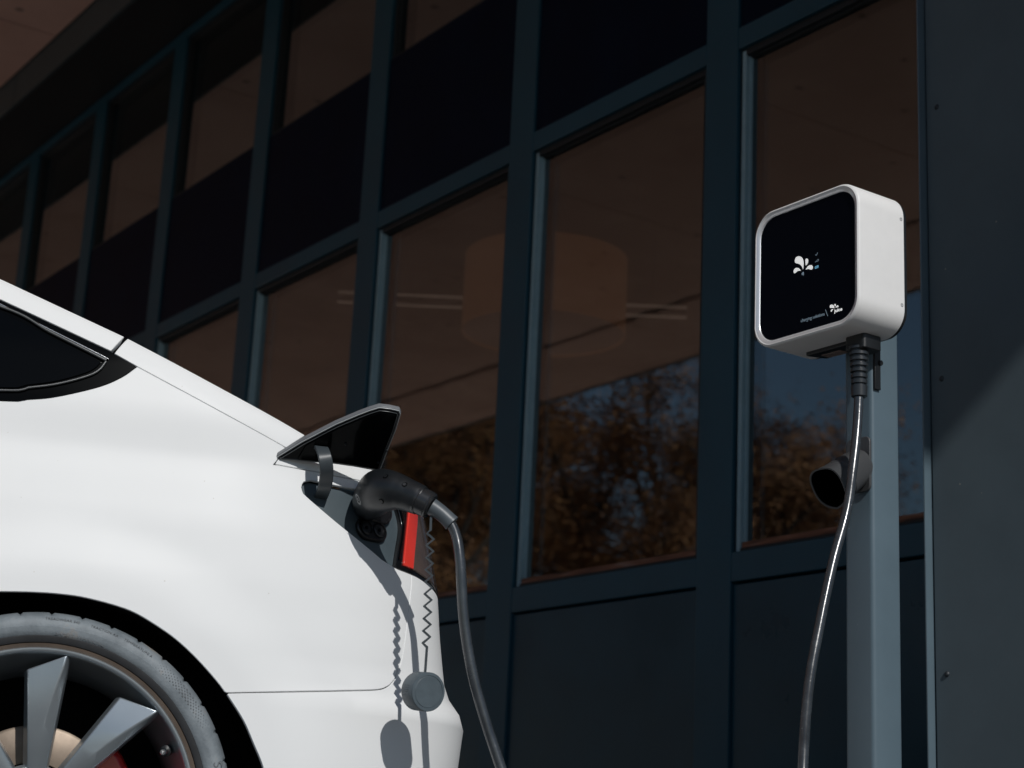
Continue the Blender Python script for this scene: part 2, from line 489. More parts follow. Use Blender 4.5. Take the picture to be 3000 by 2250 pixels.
# drum pendant in the room
def emit_mat(name, col, st, base=(.5, .4, .3)):
    m, nt, b = new_mat(name)
    b.inputs['Base Color'].default_value = (*base, 1); b.inputs['Roughness'].default_value = .8
    b.inputs['Emission Color'].default_value = (*col, 1); b.inputs['Emission Strength'].default_value = st
    return m
dc = Vector((-7.49, 5.4, 0)); dz0, dz1, dr = 3.10, 3.54, .455
pend = empty('pendant_lamp', (dc.x, dc.y, dz0), 'large warm brown drum lampshade hanging behind the middle window', 'lamp')
sh = part('lamp_shade', lathe([(dr, dz0), (dr, dz1), (dr - .006, dz1), (dr - .006, dz0), (dr, dz0)], dc, (0, 0, 1), 72), emit_mat('drum_shade', (.75, .27, .10), .085, (.3, .16, .08)), pend)
part('diffuser', lathe([(.0001, dz0 + .012), (dr - .007, dz0 + .012), (dr - .007, dz0 + .02), (.0001, dz0 + .02)], dc, (0, 0, 1), 72), emit_mat('drum_diffuser', (.45, .26, .20), .05, (.3, .2, .15)), pend)
part('suspension_rod', tube([dc + Vector((0, 0, dz0 + .1)), dc + Vector((0, 0, 4.40))], .008, 10), M['dark_metal'], pend)
# linear luminaires
er = Vector((.5812, .8138, 0))
def linear(c, L, lab):
    c = Vector(c)
    e = empty('linear_luminaire', c, lab, 'ceiling light', 'linear lights inside the building')
    n_ = Vector((0, 0, 1)); fw = er.cross(n_)
    def bar(off_z, r, mt, nm):
        part(nm, tube([c - er * L / 2 + n_ * off_z, c + er * L / 2 + n_ * off_z], r, 8), mt, e)
    bar(.035, .006, M['tube_light'], 'light_strip'); bar(-.035, .006, M['tube_light'], 'light_strip'); bar(0, .024, M['dark_metal'], 'housing')
    for s in (-.4, .4):
        p = c + er * L * s
        part('suspension_wire', tube([p, Vector((p.x, p.y, 4.40))], .002, 6), M['dark_metal'], e)
M['tube_light'] = emit_mat('strip_light', (1.0, .68, .52), .22)

# ------------------------------------------------------------------ autumn trees across the forecourt, seen mirrored in the glass
def leaf_mat(name, cols):
    m, nt, b = new_mat(name)
    oi = nt.nodes.new('ShaderNodeTexCoord')
    nz = nt.nodes.new('ShaderNodeTexNoise'); nz.inputs['Scale'].default_value = 1.6; nz.inputs['Detail'].default_value = 6
    nt.links.new(oi.outputs['Object'], nz.inputs['Vector'])
    cr = nt.nodes.new('ShaderNodeValToRGB')
    els = cr.color_ramp.elements
    els[0].position = .32; els[0].color = (*cols[0], 1); els[1].position = .68; els[1].color = (*cols[2], 1)
    e = els.new(.5); e.color = (*cols[1], 1)
    nt.links.new(nz.outputs['Fac'], cr.inputs[0]); nt.links.new(cr.outputs[0], b.inputs['Base Color'])
    b.inputs['Roughness'].default_value = .7
    return m
M['leaf'] = leaf_mat('autumn_leaf', ((.065, .030, .014), (.28, .125, .052), (.45, .23, .09)))
M['bark'] = pmat('bark', (.045, .033, .026), .9, var=.3, vscale=12, bump=.5, bscale=30)

def tree_meshes(seed, h, rad, nleaf):
    rnd = random.Random(seed)
    segs = []
    def grow(p, d, length, r, lev):
        pts = [p]; q = p.copy(); dd = d.copy()
        n = 5
        for i in range(n):
            dd = (dd + Vector((rnd.uniform(-.16, .16), rnd.uniform(-.16, .16), rnd.uniform(-.02, .12)))).normalized()
            q = q + dd * length / n
            pts.append(q.copy())
        segs.append((pts, [r * (1 - .75 * i / n) for i in range(n + 1)]))
        tips = []
        if lev < 3:
            kids = (8, 5, 4)[lev]
            for j in range(kids):
                f = rnd.uniform(.3 if lev else .22, .98)
                idx = min(n - 1, int(f * n)); b_ = pts[idx].lerp(pts[idx + 1], f * n - idx)
                a = rnd.uniform(0, 2 * math.pi); el = rnd.uniform(.15, .9)
                nd = (Vector((math.cos(a), math.sin(a), 0)) * math.cos(el) + Vector((0, 0, 1)) * math.sin(el)) * .75 + dd * .4
                tips += grow(b_, nd.normalized(), length * rnd.uniform(.38, .56) if lev else rad * rnd.uniform(.7, 1.1), r * .42, lev + 1)
        else:
            tips += [pts[2], pts[3], pts[4], pts[5]]
        return tips
    tips = grow(Vector((0, 0, 0)), Vector((0, 0, 1)), h * .82, h * .022, 0)
    V = []; F = []
    for pts, rr in segs:
        me = None
        n0 = len(V); sg = 6; u = None
        for i, p in enumerate(pts):
            t = (pts[min(i + 1, len(pts) - 1)] - pts[max(i - 1, 0)]).normalized()
            if u is None: u = t.orthogonal()
            u = (u - t * u.dot(t)).normalized(); bb = t.cross(u)
            for k in range(sg):
                a = 2 * math.pi * k / sg; V.append(p + (u * math.cos(a) + bb * math.sin(a)) * max(rr[i], .006))
        for i in range(len(pts) - 1):
            for k in range(sg):
                k2 = (k + 1) % sg
                F.append((n0 + i * sg + k, n0 + i * sg + k2, n0 + (i + 1) * sg + k2, n0 + (i + 1) * sg + k))
    trunk = mesh_of(V, F, 60)
    LV = []; LF = []
    clumps = [(rnd.choice(tips), rnd.uniform(.18, .50)) for _ in range(max(40, nleaf // 60))]
    for i in range(nleaf):
        c, s = rnd.choice(clumps)
        p = c + Vector((rnd.gauss(0, s), rnd.gauss(0, s), rnd.gauss(0, s * .8)))
        a = Vector((rnd.uniform(-1, 1), rnd.uniform(-1, 1), rnd.uniform(-1, 1))).normalized()
        b_ = a.orthogonal(); L = rnd.uniform(.045, .10); W_ = L * rnd.uniform(.45, .7)
        n0 = len(LV)
        LV += [p - a * L * .5, p + b_ * W_ * .5, p + a * L * .5, p - b_ * W_ * .5]
        LF.append((n0, n0 + 1, n0 + 2, n0 + 3))
    crown = mesh_of(LV, LF)
    return trunk, crown
protos = []
for s, (h, rad, nl) in enumerate(((8.2, 2.5, 30000), (7.4, 2.2, 26000), (8.8, 2.0, 13000))):
    tm, cm = tree_meshes(11 + s, h, rad, nl)
    tm.materials.append(M['bark']); cm.materials.append(M['leaf']); tm.name = 'trunk'; cm.name = 'crown'
    protos.append((tm, cm))
TREES = [(1130, 29, 1, 1.05), (1260, 33, 0, 1.02), (1400, 27, 0, .84), (1520, 36, 0, 1.02), (1655, 46, 2, 1.22), (1820, 31, 1, 1.08), (1930, 37, 2, 1.16),
         (2070, 30, 2, .96), (2190, 34, 0, .98), (2300, 33, 1, 1.02), (2420, 38, 0, 1.0), (2560, 33, 2, .80), (2700, 36, 1, .86), (1000, 34, 0, 1.15), (850, 30, 1, 1.1),
         (1380, 52, 0, 1.2), (1780, 56, 1, 1.15), (2030, 58, 0, 1.15), (2270, 55, 1, 1.15), (2500, 60, 1, 1.05)]
TD = ((1200, -.8531, -.5217), (1600, -.8085, -.5886), (2000, -.7587, -.6515), (2400, -.7048, -.7094), (2700, -.6624, -.7491))
rt = random.Random(5)
for px, L, kind, sc in TREES:
    a = (px - 1500) / 5093.0
    base = math.atan2(-.5720, -.8200)
    ang = base + math.atan(a) * 1.0
    p = (math.cos(ang) * L, 2 * YG + math.sin(ang) * L, 0)
    t = empty('autumn_tree', p, 'brown autumn tree across the forecourt, seen only mirrored in the window panes', 'tree', 'trees mirrored in the windows')
    t.scale = (sc, sc, sc); t.rotation_euler = (0, 0, rt.uniform(0, 6.28))
    for nm, me in zip(('trunk', 'crown'), protos[kind]):
        o = bpy.data.objects.new(nm, me); COL.objects.link(o); o.parent = t
linear((-8.964, 6.2, 3.795), 2.3, 'thin twin-strip linear light glimmering behind the drum lampshade')

# ------------------------------------------------------------------ the car
# local frame of the car: x = towards its tail, y = towards its far side, z = up; origin on the ground under the rear axle end
CT = Vector((0.35515399, 0.93480781, 0)); CN = Vector((0.93480781, -0.35515399, 0))
CAR_M = Matrix(((CT.x, -CN.x, 0, -2.858617), (CT.y, -CN.y, 0, 1.0618475), (0, 0, 1, 0), (0, 0, 0, 1)))
car = empty('car', mat=CAR_M, label='white electric fastback car plugged in and charging, seen from its left rear', cat='car')
cpart = lambda name, me, mat, parent=None, bevel=0.0: part(name, me, mat, parent or car, bevel, local=True)

def tab(t, x):
    if x <= t[0][0]: return t[0][1]
    for (a, b), (c, d) in zip(t, t[1:]):
        if x <= c: return b + (d - b) * (x - a) / (c - a)
    return t[-1][1]
SE = [(0.15, .74), (.3, .775), (.45, .79), (.53, .797), (.552, .80), (.575, .772), (.62, .754), (.71, .741), (.785, .734), (.84, .722), (.93, .705), (.98, .695), (1.1, .66), (1.4, .60)]
BASE = [(.10, -.07), (.2, -.022), (.3, -.006), (.4, -.001), (.5, .0005), (.65, .002), (.75, -.003), (.85, -.015), (.93, -.031), (.962, -.039), (.98, -.0412), (1.0, -.0415), (1.05, -.0445), (1.15, -.0635), (1.3, -.108), (1.45, -.17)]
ZTOP = [(-3.72, .70), (-3.4, .84), (-2.75, .99), (-2.2, 1.25), (-1.6, 1.45), (-1.0, 1.45), (-.6, 1.40), (-.4, 1.352), (-.16, 1.281), (.072, 1.190), (.224, 1.122), (.41, 1.042), (.475, 1.0165), (.547, .999), (.62, .982), (.9, .965)]
LS, LW, NE = .5, .4, 2.6
HALF = .92                                   # half width of the car
_T = []
_q = 0
for _i in range(2001):
    _th = _i / 2000 * math.pi / 2
    _s = LS * math.sin(_th) ** (2 / NE); _w = LW * (math.cos(_th) ** (2 / NE) if _i < 2000 else 0) - LW
    if _i: _q += math.hypot(_s - _T[-1][1], _w - _T[-1][2])
    _T.append((_q, _s, _w))
QC = _T[-1][0]
_TQ = [p[0] for p in _T]
def plan(q):
    if q <= 0: return q, 0.
    if q >= QC:
        e = q - QC; return LS + .05 * (1 - (1 - min(e / .52, 1)) ** 2), -LW - e
    i = bisect.bisect_left(_TQ, q); a = _T[i - 1]; b = _T[i]; f = (q - a[0]) / (b[0] - a[0] + 1e-12)
    return a[1] + (b[1] - a[1]) * f, a[2] + (b[2] - a[2]) * f
def s0(z): return tab(SE, z) - LS
def surf(q, z):
    ds, w = plan(q); s = s0(z) + ds
    w += sum(tab(BASE, z + k * .007) for k in (-2, -1, 0, 1, 2)) / 5
    zt = tab(ZTOP, s); u = (z - (zt - .04)) / .04
    if u > 0: w -= .018 * (1 - math.sqrt(max(0, 1 - min(u, 1) ** 2)))
    for cs in (-.02, -2.895):
        d = math.hypot(s - cs, z - .25)
        f = max(0., min(1., (.60 - d) / .12)); w += .010 * f * f * (3 - 2 * f)
    if s < -2.9: w -= ((-2.9 - s) / .8) ** 2 * .34
    return Vector((s, -w, z))
def qs(s, z):
    """(s,z) on the straight part of the side -> (q,z)"""
    return (s - s0(z), z)
def surf_n(q, z, h=.009):
    a = surf(q + h, z) - surf(q - h, z); b = surf(q, z + h) - surf(q, z - h)
    return a.cross(b).normalized()

def resample(pts, step, smooth):
    P = [Vector(p).to_3d() for p in pts]
    if smooth and len(P) > 2: P = catmull(P, 8)
    out = []
    for a, b in zip(P, P[1:]):
        n = max(1, int(math.ceil((b - a).length / step)))
        for k in range(n): out.append(a.lerp(b, k / n))
    out.append(P[-1])
    if smooth:                                # thin the over-dense spline again
        th = [out[0]]
        for p in out[1:-1]:
            if (p - th[-1]).length > step * .55: th.append(p)
        th.append(out[-1]); out = th
    return [(p.x, p.y) for p in out]

def polygon(curves, step):
    P = []
    for pts, sm in curves:
        r = resample(pts, step, sm)
        for p in r:
            if not P or math.hypot(p[0] - P[-1][0], p[1] - P[-1][1]) > 1e-4: P.append(p)
    if math.hypot(P[0][0] - P[-1][0], P[0][1] - P[-1][1]) < 1e-4: P.pop()
    A = sum(P[i][0] * P[(i + 1) % len(P)][1] - P[(i + 1) % len(P)][0] * P[i][1] for i in range(len(P)))
    if A < 0: P.reverse()
    return P

def inset(P, g):
    out = []; n = len(P)
    for i in range(n):
        a, b, c = Vector(P[i - 1]), Vector(P[i]), Vector(P[(i + 1) % n])
        e1 = (b - a).normalized(); e2 = (c - b).normalized()
        n1 = Vector((-e1.y, e1.x)); n2 = Vector((-e2.y, e2.x))
        m = (n1 + n2)
        if m.length < .2: m = n1
        m.normalize()
        k = g / max(.45, m.dot(n1))
        out.append((b.x + m.x * k, b.y + m.y * k))
    return out

def panel(name, curves, mat, parent=None, gap=.0016, off=0., flange=.014, step=.010, grid=.022, fn=None):
    """a body panel: constrained triangulation of its outline, laid on the body surface, with turned-in edges"""
    F_ = fn or surf
    P = inset(polygon(curves, step), gap)
    nb = len(P)
    xs = [p[0] for p in P]; ys = [p[1] for p in P]
    pts = []
    y = min(ys) + grid * .5; row = 0
    while y < max(ys):
        cr = []
        for i in range(nb):
            (x1, y1), (x2, y2) = P[i], P[(i + 1) % nb]
            if (y1 > y) != (y2 > y): cr.append(x1 + (y - y1) * (x2 - x1) / (y2 - y1))
        cr.sort()
        for a, b in zip(cr[::2], cr[1::2]):
            x = math.floor(a / grid) * grid + (grid * .5 if row % 2 else 0)
            while x < b:
                if x > a + grid * .35 and x < b - grid * .35: pts.append((x, y))
                x += grid
        y += grid; row += 1
    # keep interior points clear of the outline
    cell = {}
    for p in P: cell.setdefault((int(p[0] // grid), int(p[1] // grid)), []).append(p)
    keep = []
    for p in pts:
        cx, cy = int(p[0] // grid), int(p[1] // grid); ok = True
        for i in (-1, 0, 1):
            for j in (-1, 0, 1):
                for b in cell.get((cx + i, cy + j), ()):
                    if math.hypot(b[0] - p[0], b[1] - p[1]) < grid * .4: ok = False
        if ok: keep.append(p)
    vin = [Vector(p) for p in P] + [Vector(p) for p in keep]
    res = delaunay_2d_cdt(vin, [(i, (i + 1) % nb) for i in range(nb)], [list(range(nb))], 1, 1e-6)
    vo, fo, ov = res[0], res[2], res[3]
    V = []; N = []
    for p in vo:
        n = surf_n(p.x, p.y); V.append(F_(p.x, p.y) + n * off); N.append(n)
    F = [tuple(f) for f in fo]
    mp = {}
    for k, lst in enumerate(ov):
        for i in lst: mp[i] = k
    if flange > 0:
        base = len(V)
        for i in range(nb):
            k = mp[i]; a = V[mp[(i - 1) % nb]]; c = V[mp[(i + 1) % nb]]
            tg = (c - a).normalized(); out = tg.cross(N[k]).normalized()
            V.append(V[k].copy()); N.append((N[k] + out).normalized())
            V.append(V[k] + out * .0012 - N[k] * .0016); N.append((N[k] * .15 + out).normalized())
            V.append(V[k] + out * .0008 - N[k] * flange); N.append(out)
        for i in range(nb):
            j = (i + 1) % nb
            for r in (0, 1):
                F.append((base + 3 * i + r, base + 3 * i + r + 1, base + 3 * j + r + 1, base + 3 * j + r))
    me = bpy.data.meshes.new(name)
    me.from_pydata([tuple(v) for v in V], [], F)
    me.update()
    # orientation: faces must look outwards
    for p in me.polygons:
        if p.normal.dot(N[p.vertices[0]] + N[p.vertices[1]] + N[p.vertices[2]]) < 0: p.flip()
    me.shade_smooth()
    me.normals_split_custom_set_from_vertices([tuple(n) for n in N])
    return cpart(name, me, mat, parent)

M['paint'] = speck(pmat('white_car_paint', (.80, .81, .81), .62, spec=.2, coat=.10, coat_rough=.34, var=.012, vscale=5), (.45, .40, .34), 55, .035, .5)
M['gloss_black'] = pmat('gloss_black_trim', (.0025, .003, .0035), .10, spec=.04)
M['car_glass'] = pmat('tinted_car_glass', (.0015, .002, .0025), .04, spec=.12)
M['seal'] = pmat('window_seal', (.05, .055, .058), .35, spec=.6)
M['insert'] = pmat('grey_port_plastic', (.060, .082, .095), .52, spec=.45, var=.10, vscale=18, bump=.10, bscale=900)
M['under'] = pmat('dark_underbody', (.006, .006, .007), .8, spec=.2)
M['port_black'] = pmat('port_black', (.005, .005, .006), .30, spec=.5)
M['lens_dark'] = pmat('tail_light_housing', (.006, .006, .007), .08, spec=.5, coat=1.0)
M['lens_red'] = pmat('red_lens', (.80, .050, .035), .22, spec=.5, coat=1.0, coat_rough=.02, var=.06, vscale=30)
M['lens_smoke'] = pmat('smoked_lens', (.11, .075, .060), .14, spec=.5, coat=1.0, coat_rough=.03, var=.2, vscale=25)
M['chrome'] = pmat('bright_edge', (.75, .76, .77), .15, metal=1)

rail_low_a = [(-.2878, 1.2327), (-.2184, 1.2037), (-.0993, 1.1532)]
rail_low_b = [(-.0948, 1.1496), (-.0562, 1.129), (.0123, 1.0949), (.1012, 1.0494), (.1918, 1.006)]
top_a = [(-.2850, 1.2800), (-.0704, 1.1895)]
top_b = [(-.0656, 1.1875), (.0684, 1.1215), (.2387, 1.0386)]
top_c = [(.2387, 1.0386), (.3103, 1.0138), (.3977, .9971), (.50, .985), (.62, .978)]
blackout = [(-.0562, 1.129), (-.0871, 1.1041), (-.1329, 1.0804), (-.2103, 1.0536), (-.2608, 1.0429), (-.3087, 1.0354), qs(-.45, 1.018), qs(-.66, 1.004)]
glass_up = [(-.2895, 1.2101), (-.2034, 1.1689), (-.1177, 1.1298)]
glass_low = [(-.1177, 1.1298), (-.1306, 1.1152), (-.1534, 1.1015), (-.2052, 1.0814), (-.2563, 1.0685), (-.3048, 1.0582), qs(-.45, 1.037), qs(-.64, 1.024)]
def szc(pts, step=.010):
    """smooth curve given in (s,z), turned into (q,z) point by point"""
    return [qs(p[0], p[1]) for p in resample(pts, step, True)]
arch_r = szc([(-.06, .697), (-.031, .6985), (.007, .699), (.049, .6965), (.105, .6865), (.144, .674), (.196, .646), (.226, .625), (.252, .6035), (.285, .572), (.2995, .5555)])
arch_low = szc([(.304, .551), (.336, .509), (.357, .471), (.377, .432), (.398, .37), (.412, .30), (.425, .21)])
def arch_front(cs, z0=.30):
    out = []
    for k in range(13):
        a = math.radians(184 - k * (184 - 97) / 12)
        out.append((cs + .467 * math.cos(a), .2315 + .467 * math.sin(a)))
    return out
af = [qs(*p) for p in arch_front(-.03)]
cut = [(.0066, .5532), (.0806, .5593), (.1624, .5668), (.234, .5734), (.3091, .5815), (.3368, .5894), (.3526, .5986), (.3657, .6094), (.3856, .638), (.4061, .6937), (.4175, .7312), (.4274, .7708), (.4383, .8061)]
light_bot = [(.3578, .8222), (.3922, .8107), (.4192, .8075), (.4383, .8061), (.462, .8038), (.4828, .8007), (.56, .790), (.64, .782)]
insert_l = [(.2297, .9505), (.216, .9459), (.2104, .9386), (.209, .9299), (.2165, .9181), (.2773, .8722), (.3578, .8222)]
insert_t = [(.2297, .9505), (.2723, .9484), (.319, .9476), (.3606, .9474), (.4177, .9489)]
ins_light = [(.4177, .9489), (.4287, .9341), (.4342, .9117), (.4322, .8928), (.4214, .8697), (.4122, .8523), (.3922, .8107)]
seam = [(.162, .972), (.1985, .9702), (.2421, .9694), (.2941, .9672), (.3531, .9678), (.45, .966), (.62, .962)]

# rear wing: outline runs arch - bumper joint - tail light - port - trunk joint - pillar joint - window
panel('quarter_panel', [
    ([qs(-.66, .30), af[0]], 0), (af, 1), (arch_r, 0), ([arch_r[-1], cut[0]], 0), (cut, 1),
    ([(.4383, .8061), (.4192, .8075), (.3922, .8107), (.3578, .8222)], 1), (list(reversed(insert_l)), 1),
    (insert_t, 1), ([(.4177, .9489), (.51, .949), (.62, .944)], 1), ([(.62, .944), (.62, .962)], 0), (list(reversed(seam)), 1),
    ([(.162, .972), (.1918, 1.006)], 0), (list(reversed(rail_low_b[1:])), 1), (blackout, 1), ([qs(-.66, 1.004), qs(-.66, .30)], 0)], M['paint'], flange=.006)
panel('roof_rail', [([qs(-.66, 1.35), qs(-.4, 1.283), rail_low_a[0]], 1), (rail_low_a, 0), ([rail_low_a[-1], top_a[-1]], 0), ([top_a[-1], top_a[0], qs(-.4, 1.3505), qs(-.6, 1.3985), qs(-.66, 1.406)], 0)], M['paint'], gap=.0012)
panel('pillar_rail', [(rail_low_b, 1), ([rail_low_b[-1], top_b[-1]], 0), (list(reversed(top_b)), 0), ([top_b[0], rail_low_b[0]], 0)], M['paint'], gap=.0012)
panel('trunk_lid_edge', [(seam, 1), ([seam[-1], top_c[-1]], 0), (list(reversed(top_c)), 1), ([top_c[0], rail_low_b[-1]], 0), ([rail_low_b[-1], seam[0]], 0)], M['paint'], gap=.0014)
panel('rear_bumper', [(arch_low, 0), ([arch_low[-1], (1.26, .21), (1.26, .79)], 0), ([(1.26, .79), (.64, .782)], 0), (list(reversed(light_bot[3:])), 1), (list(reversed(cut)), 1)], M['paint'], grid=.028)
panel('trunk_lid', [([(.625, .79), (1.26, .795), (1.26, .96), (.625, .966), (.625, .79)], 0)], M['paint'], grid=.03)
# black glazing band and the side glass in it
panel('window_surround', [(list(reversed(blackout)), 1), (rail_low_b[:2][::-1], 0), ([rail_low_b[0], rail_low_a[-1]], 0), (list(reversed(rail_low_a)), 0), ([rail_low_a[0], qs(-.4, 1.283), qs(-.66, 1.35)], 1), ([qs(-.66, 1.35), qs(-.66, 1.004)], 0)], M['gloss_black'], gap=.001, off=-.0015)
gl = panel('rear_side_window', [(glass_low, 1), ([glass_low[-1], qs(-.64, 1.318)], 0), ([qs(-.64, 1.318), qs(-.42, 1.262), glass_up[0]], 1), (glass_up, 0)], M['car_glass'], gap=.002, off=.0012, flange=.004)
def surf_tube(name, pts, r, mat, parent=None, off=.0015, sm=True):
    P = resample(pts, .012, sm)
    cpart(name, tube([surf(*p) + surf_n(*p) * off for p in P], r, 8), mat, parent)
surf_tube('window_seal', [qs(-.64, 1.326), qs(-.42, 1.270), (-.2894, 1.2175), (-.2034, 1.1762), (-.1105, 1.1332)], .0028, M['seal'], gl, .002)
surf_tube('window_seal', [(-.2894, 1.2225), (-.2034, 1.1815), (-.1060, 1.1365)], .0016, M['chrome'], gl, .0015)
surf_tube('window_seal', [(-.1110, 1.1310), (-.1255, 1.1122), (-.1500, 1.0975), (-.2035, 1.0774), (-.2555, 1.0645), (-.3048, 1.0542), qs(-.45, 1.033), qs(-.64, 1.020)], .0022, M['seal'], gl, .002)

# charge port recess in the rear wing
ins = panel('charge_port', [(insert_l, 1), (light_bot[:2], 0), (list(reversed(ins_light)), 1), (list(reversed(insert_t)), 1)], M['insert'], gap=.0005, off=-.010, flange=.01)
def frame_at(q, z, off=0.):
    n = surf_n(q, z); p = surf(q, z) + n * off
    u = (surf(q + .01, z) - surf(q - .01, z)).normalized(); v = n.cross(u).normalized()
    return p, u, v, n
fr = frame_at(.350, .878, -.012)
pill = rrect(.070, .046, .0225, 8)
cpart('socket_rim', prism(pill, fr, .010, 40), M['port_black'], ins, .003)
for dx in (-.0155, .0155):
    o = fr[0] + fr[1] * dx + fr[3] * .0102
    cpart('contact_well', lathe([(.0135, 0), (.0145, .0022), (.0125, .0030), (.0115, .001), (.0105, -.004), (.0001, -.004)], o, fr[3], 28), M['port_black'], ins)
    cpart('contact_pin', lathe([(.0001, .002), (.003, .001), (.0042, -.003), (.0042, -.006)], o, fr[3], 16), M['gloss_black'], ins)
fr2 = frame_at(.368, .923, -.012)
cpart('socket_rim', prism(rrect(.078, .066, .030, 10), fr2, .012, 40), M['port_black'], ins, .003)

# tail light
tl = panel('tail_light', [(ins_light, 1), (light_bot[1:], 1), ([light_bot[-1], (.64, .942)], 0), ([(.64, .942), (.52, .9475), (.4177, .9489)], 1)], M['lens_dark'], gap=.0012, off=-.001)
red_l = [(.4714, .9359), (.4425, .8801), (.4153, .8196)]
red_r = [(.512, .9366), (.4731, .8724), (.4446, .8165)]
panel('red_lens', [(red_l, 1), ([red_l[-1], red_r[-1]], 0), (list(reversed(red_r)), 1), ([red_r[0], red_l[0]], 0)], M['lens_red'], tl, gap=.0002, off=.0025, flange=.004)
panel('smoked_lens', [(red_r, 1), ([red_r[-1], (.482, .8095), (.565, .799), (.63, .790)], 1), ([(.63, .790), (.63, .934)], 0), ([(.63, .934), red_r[0]], 0)], M['lens_smoke'], tl, gap=.0006, off=.0022, flange=.004)
surf_tube('lens_edge', [(.4310, .9355), (.4370, .9117), (.4350, .8928), (.4242, .8697), (.4147, .8523), (.403, .829)], .0019, M['gloss_black'], tl, .0022)

# open charge flap: a shaped lid held up by its gooseneck arm
FL = [(0.3603, -0.0522, 0.9844), (0.362, -0.0476, 0.9874), (0.3993, -0.0108, 1.0113), (0.4521, 0.033, 1.0397), (0.4878, 0.0576, 1.0557), (0.5058, 0.0688, 1.063), (0.5223, 0.0773, 1.0685), (0.5408, 0.0772, 1.0685), (0.5599, 0.0749, 1.0669), (0.5642, 0.0683, 1.0627), (0.5636, 0.0335, 1.0401), (0.5598, -0.0035, 1.016), (0.5564, -0.0436, 0.99), (0.5551, -0.0563, 0.9817), (0.5469, -0.0573, 0.9811), (0.5058, -0.0534, 0.9836), (0.4655, -0.0515, 0.9849), (0.4282, -0.0527, 0.9841), (0.3868, -0.0535, 0.9836), (0.3663, -0.0545, 0.9829)]
FV = [Vector((s, -w, z)) for s, w, z in FL]
el = math.radians(33)
fe = Vector((0, -math.cos(el), math.sin(el)))          # runs outwards and up in the lid's plane
fu = Vector((1, 0, 0)); fo = FV[0]; fnrm = fu.cross(fe).normalized()
if fnrm.z > 0: fnrm = -fnrm                              # the inner face looks down and outwards
f2 = [((v - fo).dot(fu), (v - fo).dot(fe)) for v in FV]
def shrink(P, g):
    A = sum(P[i][0] * P[(i + 1) % len(P)][1] - P[(i + 1) % len(P)][0] * P[i][1] for i in range(len(P)))
    return inset(P, g) if A > 0 else inset(P, -g)
lid = cpart('charge_flap', prism(f2, (fo, fu, fe, -fnrm), .010, 30), pmat('flap_shell', (.16, .17, .18), .3, spec=.5, bump=.2, bscale=500), None, .002)
inner = shrink(f2, .0045)
cpart('inner_skin', prism(inner, (fo, fu, fe, fnrm), .003, 30), M['gloss_black'], lid, .001)
inner2 = shrink([p for p in f2 if p[0] > .022], .010)
cpart('inner_skin', prism(inner2, (fo + fnrm * .0028, fu, fe, fnrm), .003, 30), M['gloss_black'], lid, .001)
def loop_tube(name, P2, off, r, mat):
    pts = [fo + fu * a + fe * b + fnrm * off for a, b in P2]; pts.append(pts[0]); pts.append(pts[1])
    cpart(name, tube(pts, r, 6, cap=False), mat, lid)
M['lid_edge'] = pmat('lid_edge_light', (.40, .42, .43), .3, spec=.5)
loop_tube('lid_edge', shrink(f2, .0018), .0005, .0011, M['lid_edge'])
loop_tube('lid_seal', shrink(f2, .0066), .0032, .0010, M['seal'])
for a, b in ((.118, .060), (.195, .055), (.185, .022)):
    cpart('lid_boss', lathe([(.0001, .004), (.0018, .0035), (.0024, 0)], fo + fu * a + fe * b + fnrm * .0055, fnrm, 12), M['black_plastic'], lid)
# gooseneck arm: a flat curved strap
AP = [(.4500, -.030, .933), (.4500, -.016, .943), (.4465, .006, .961), (.4410, .012, .981), (.4370, .000, .997), (.435, -.015, 1.005)]
AP = [Vector((s, -w, z)) for s, w, z in AP]
AP = catmull([AP[0] + Vector((0, .035, -.010))] + AP, 6)
V = []; F = []
hw, ht = .0122, .0034
for i, p in enumerate(AP):
    t = (AP[min(i + 1, len(AP) - 1)] - AP[max(i - 1, 0)]).normalized()
    u = Vector((1, 0, 0)); u = (u - t * u.dot(t)).normalized(); v = t.cross(u)
    for a, b in ((-hw, -ht), (hw, -ht), (hw, ht), (-hw, ht)): V.append(p + u * a + v * b)
for i in range(len(AP) - 1):
    for k in range(4):
        F.append((4 * i + k, 4 * i + (k + 1) % 4, 4 * i + 4 + (k + 1) % 4, 4 * i + 4 + k))
F += [(3, 2, 1, 0), tuple(4 * (len(AP) - 1) + k for k in range(4))]
me = mesh_of(V, F)
bm = bmesh.new(); bm.from_mesh(me); bmesh.ops.recalc_face_normals(bm, faces=bm.faces); bm.to_mesh(me); bm.free()
M['arm'] = pmat('hinge_arm_plastic', (.045, .055, .062), .42, spec=.5, bump=.06, bscale=600)
arm = cpart('hinge_arm', me, M['arm'], lid, .0015)

# dark inner body behind the joints, wheel wells
panel('inner_body', [([qs(-3.6, .25), qs(-3.36, .25)], 0), ([qs(*p) for p in arch_front(-2.905)], 1), ([qs(-2.93, .705), qs(-2.6, .60), qs(-2.43, .25), qs(-.55, .25)], 1), ([qs(*((-.03 + (p[0] + .03) * 1.03), p[1])) for p in arch_front(-.03)], 1),
      ([qs(-.06, .705), qs(.007, .707), qs(.105, .695), qs(.20, .655), qs(.262, .608), qs(.31, .56), qs(.345, .51), qs(.387, .43), qs(.42, .30), qs(.44, .23)], 1), ([qs(.44, .23), (1.2, .23), (1.2, .93), (.60, .93), (.30, .95), (.15, 1.0), (.08, 1.045), (-.0625, 1.13), (-.28, 1.225), qs(-.4, 1.265), qs(-.66, 1.335), qs(-1.5, 1.37), qs(-2.2, 1.14), qs(-2.8, .90), qs(-3.5, .72), qs(-3.6, .25)], 0)], M['under'], gap=0, off=-.026, flange=0, step=.03, grid=.06)
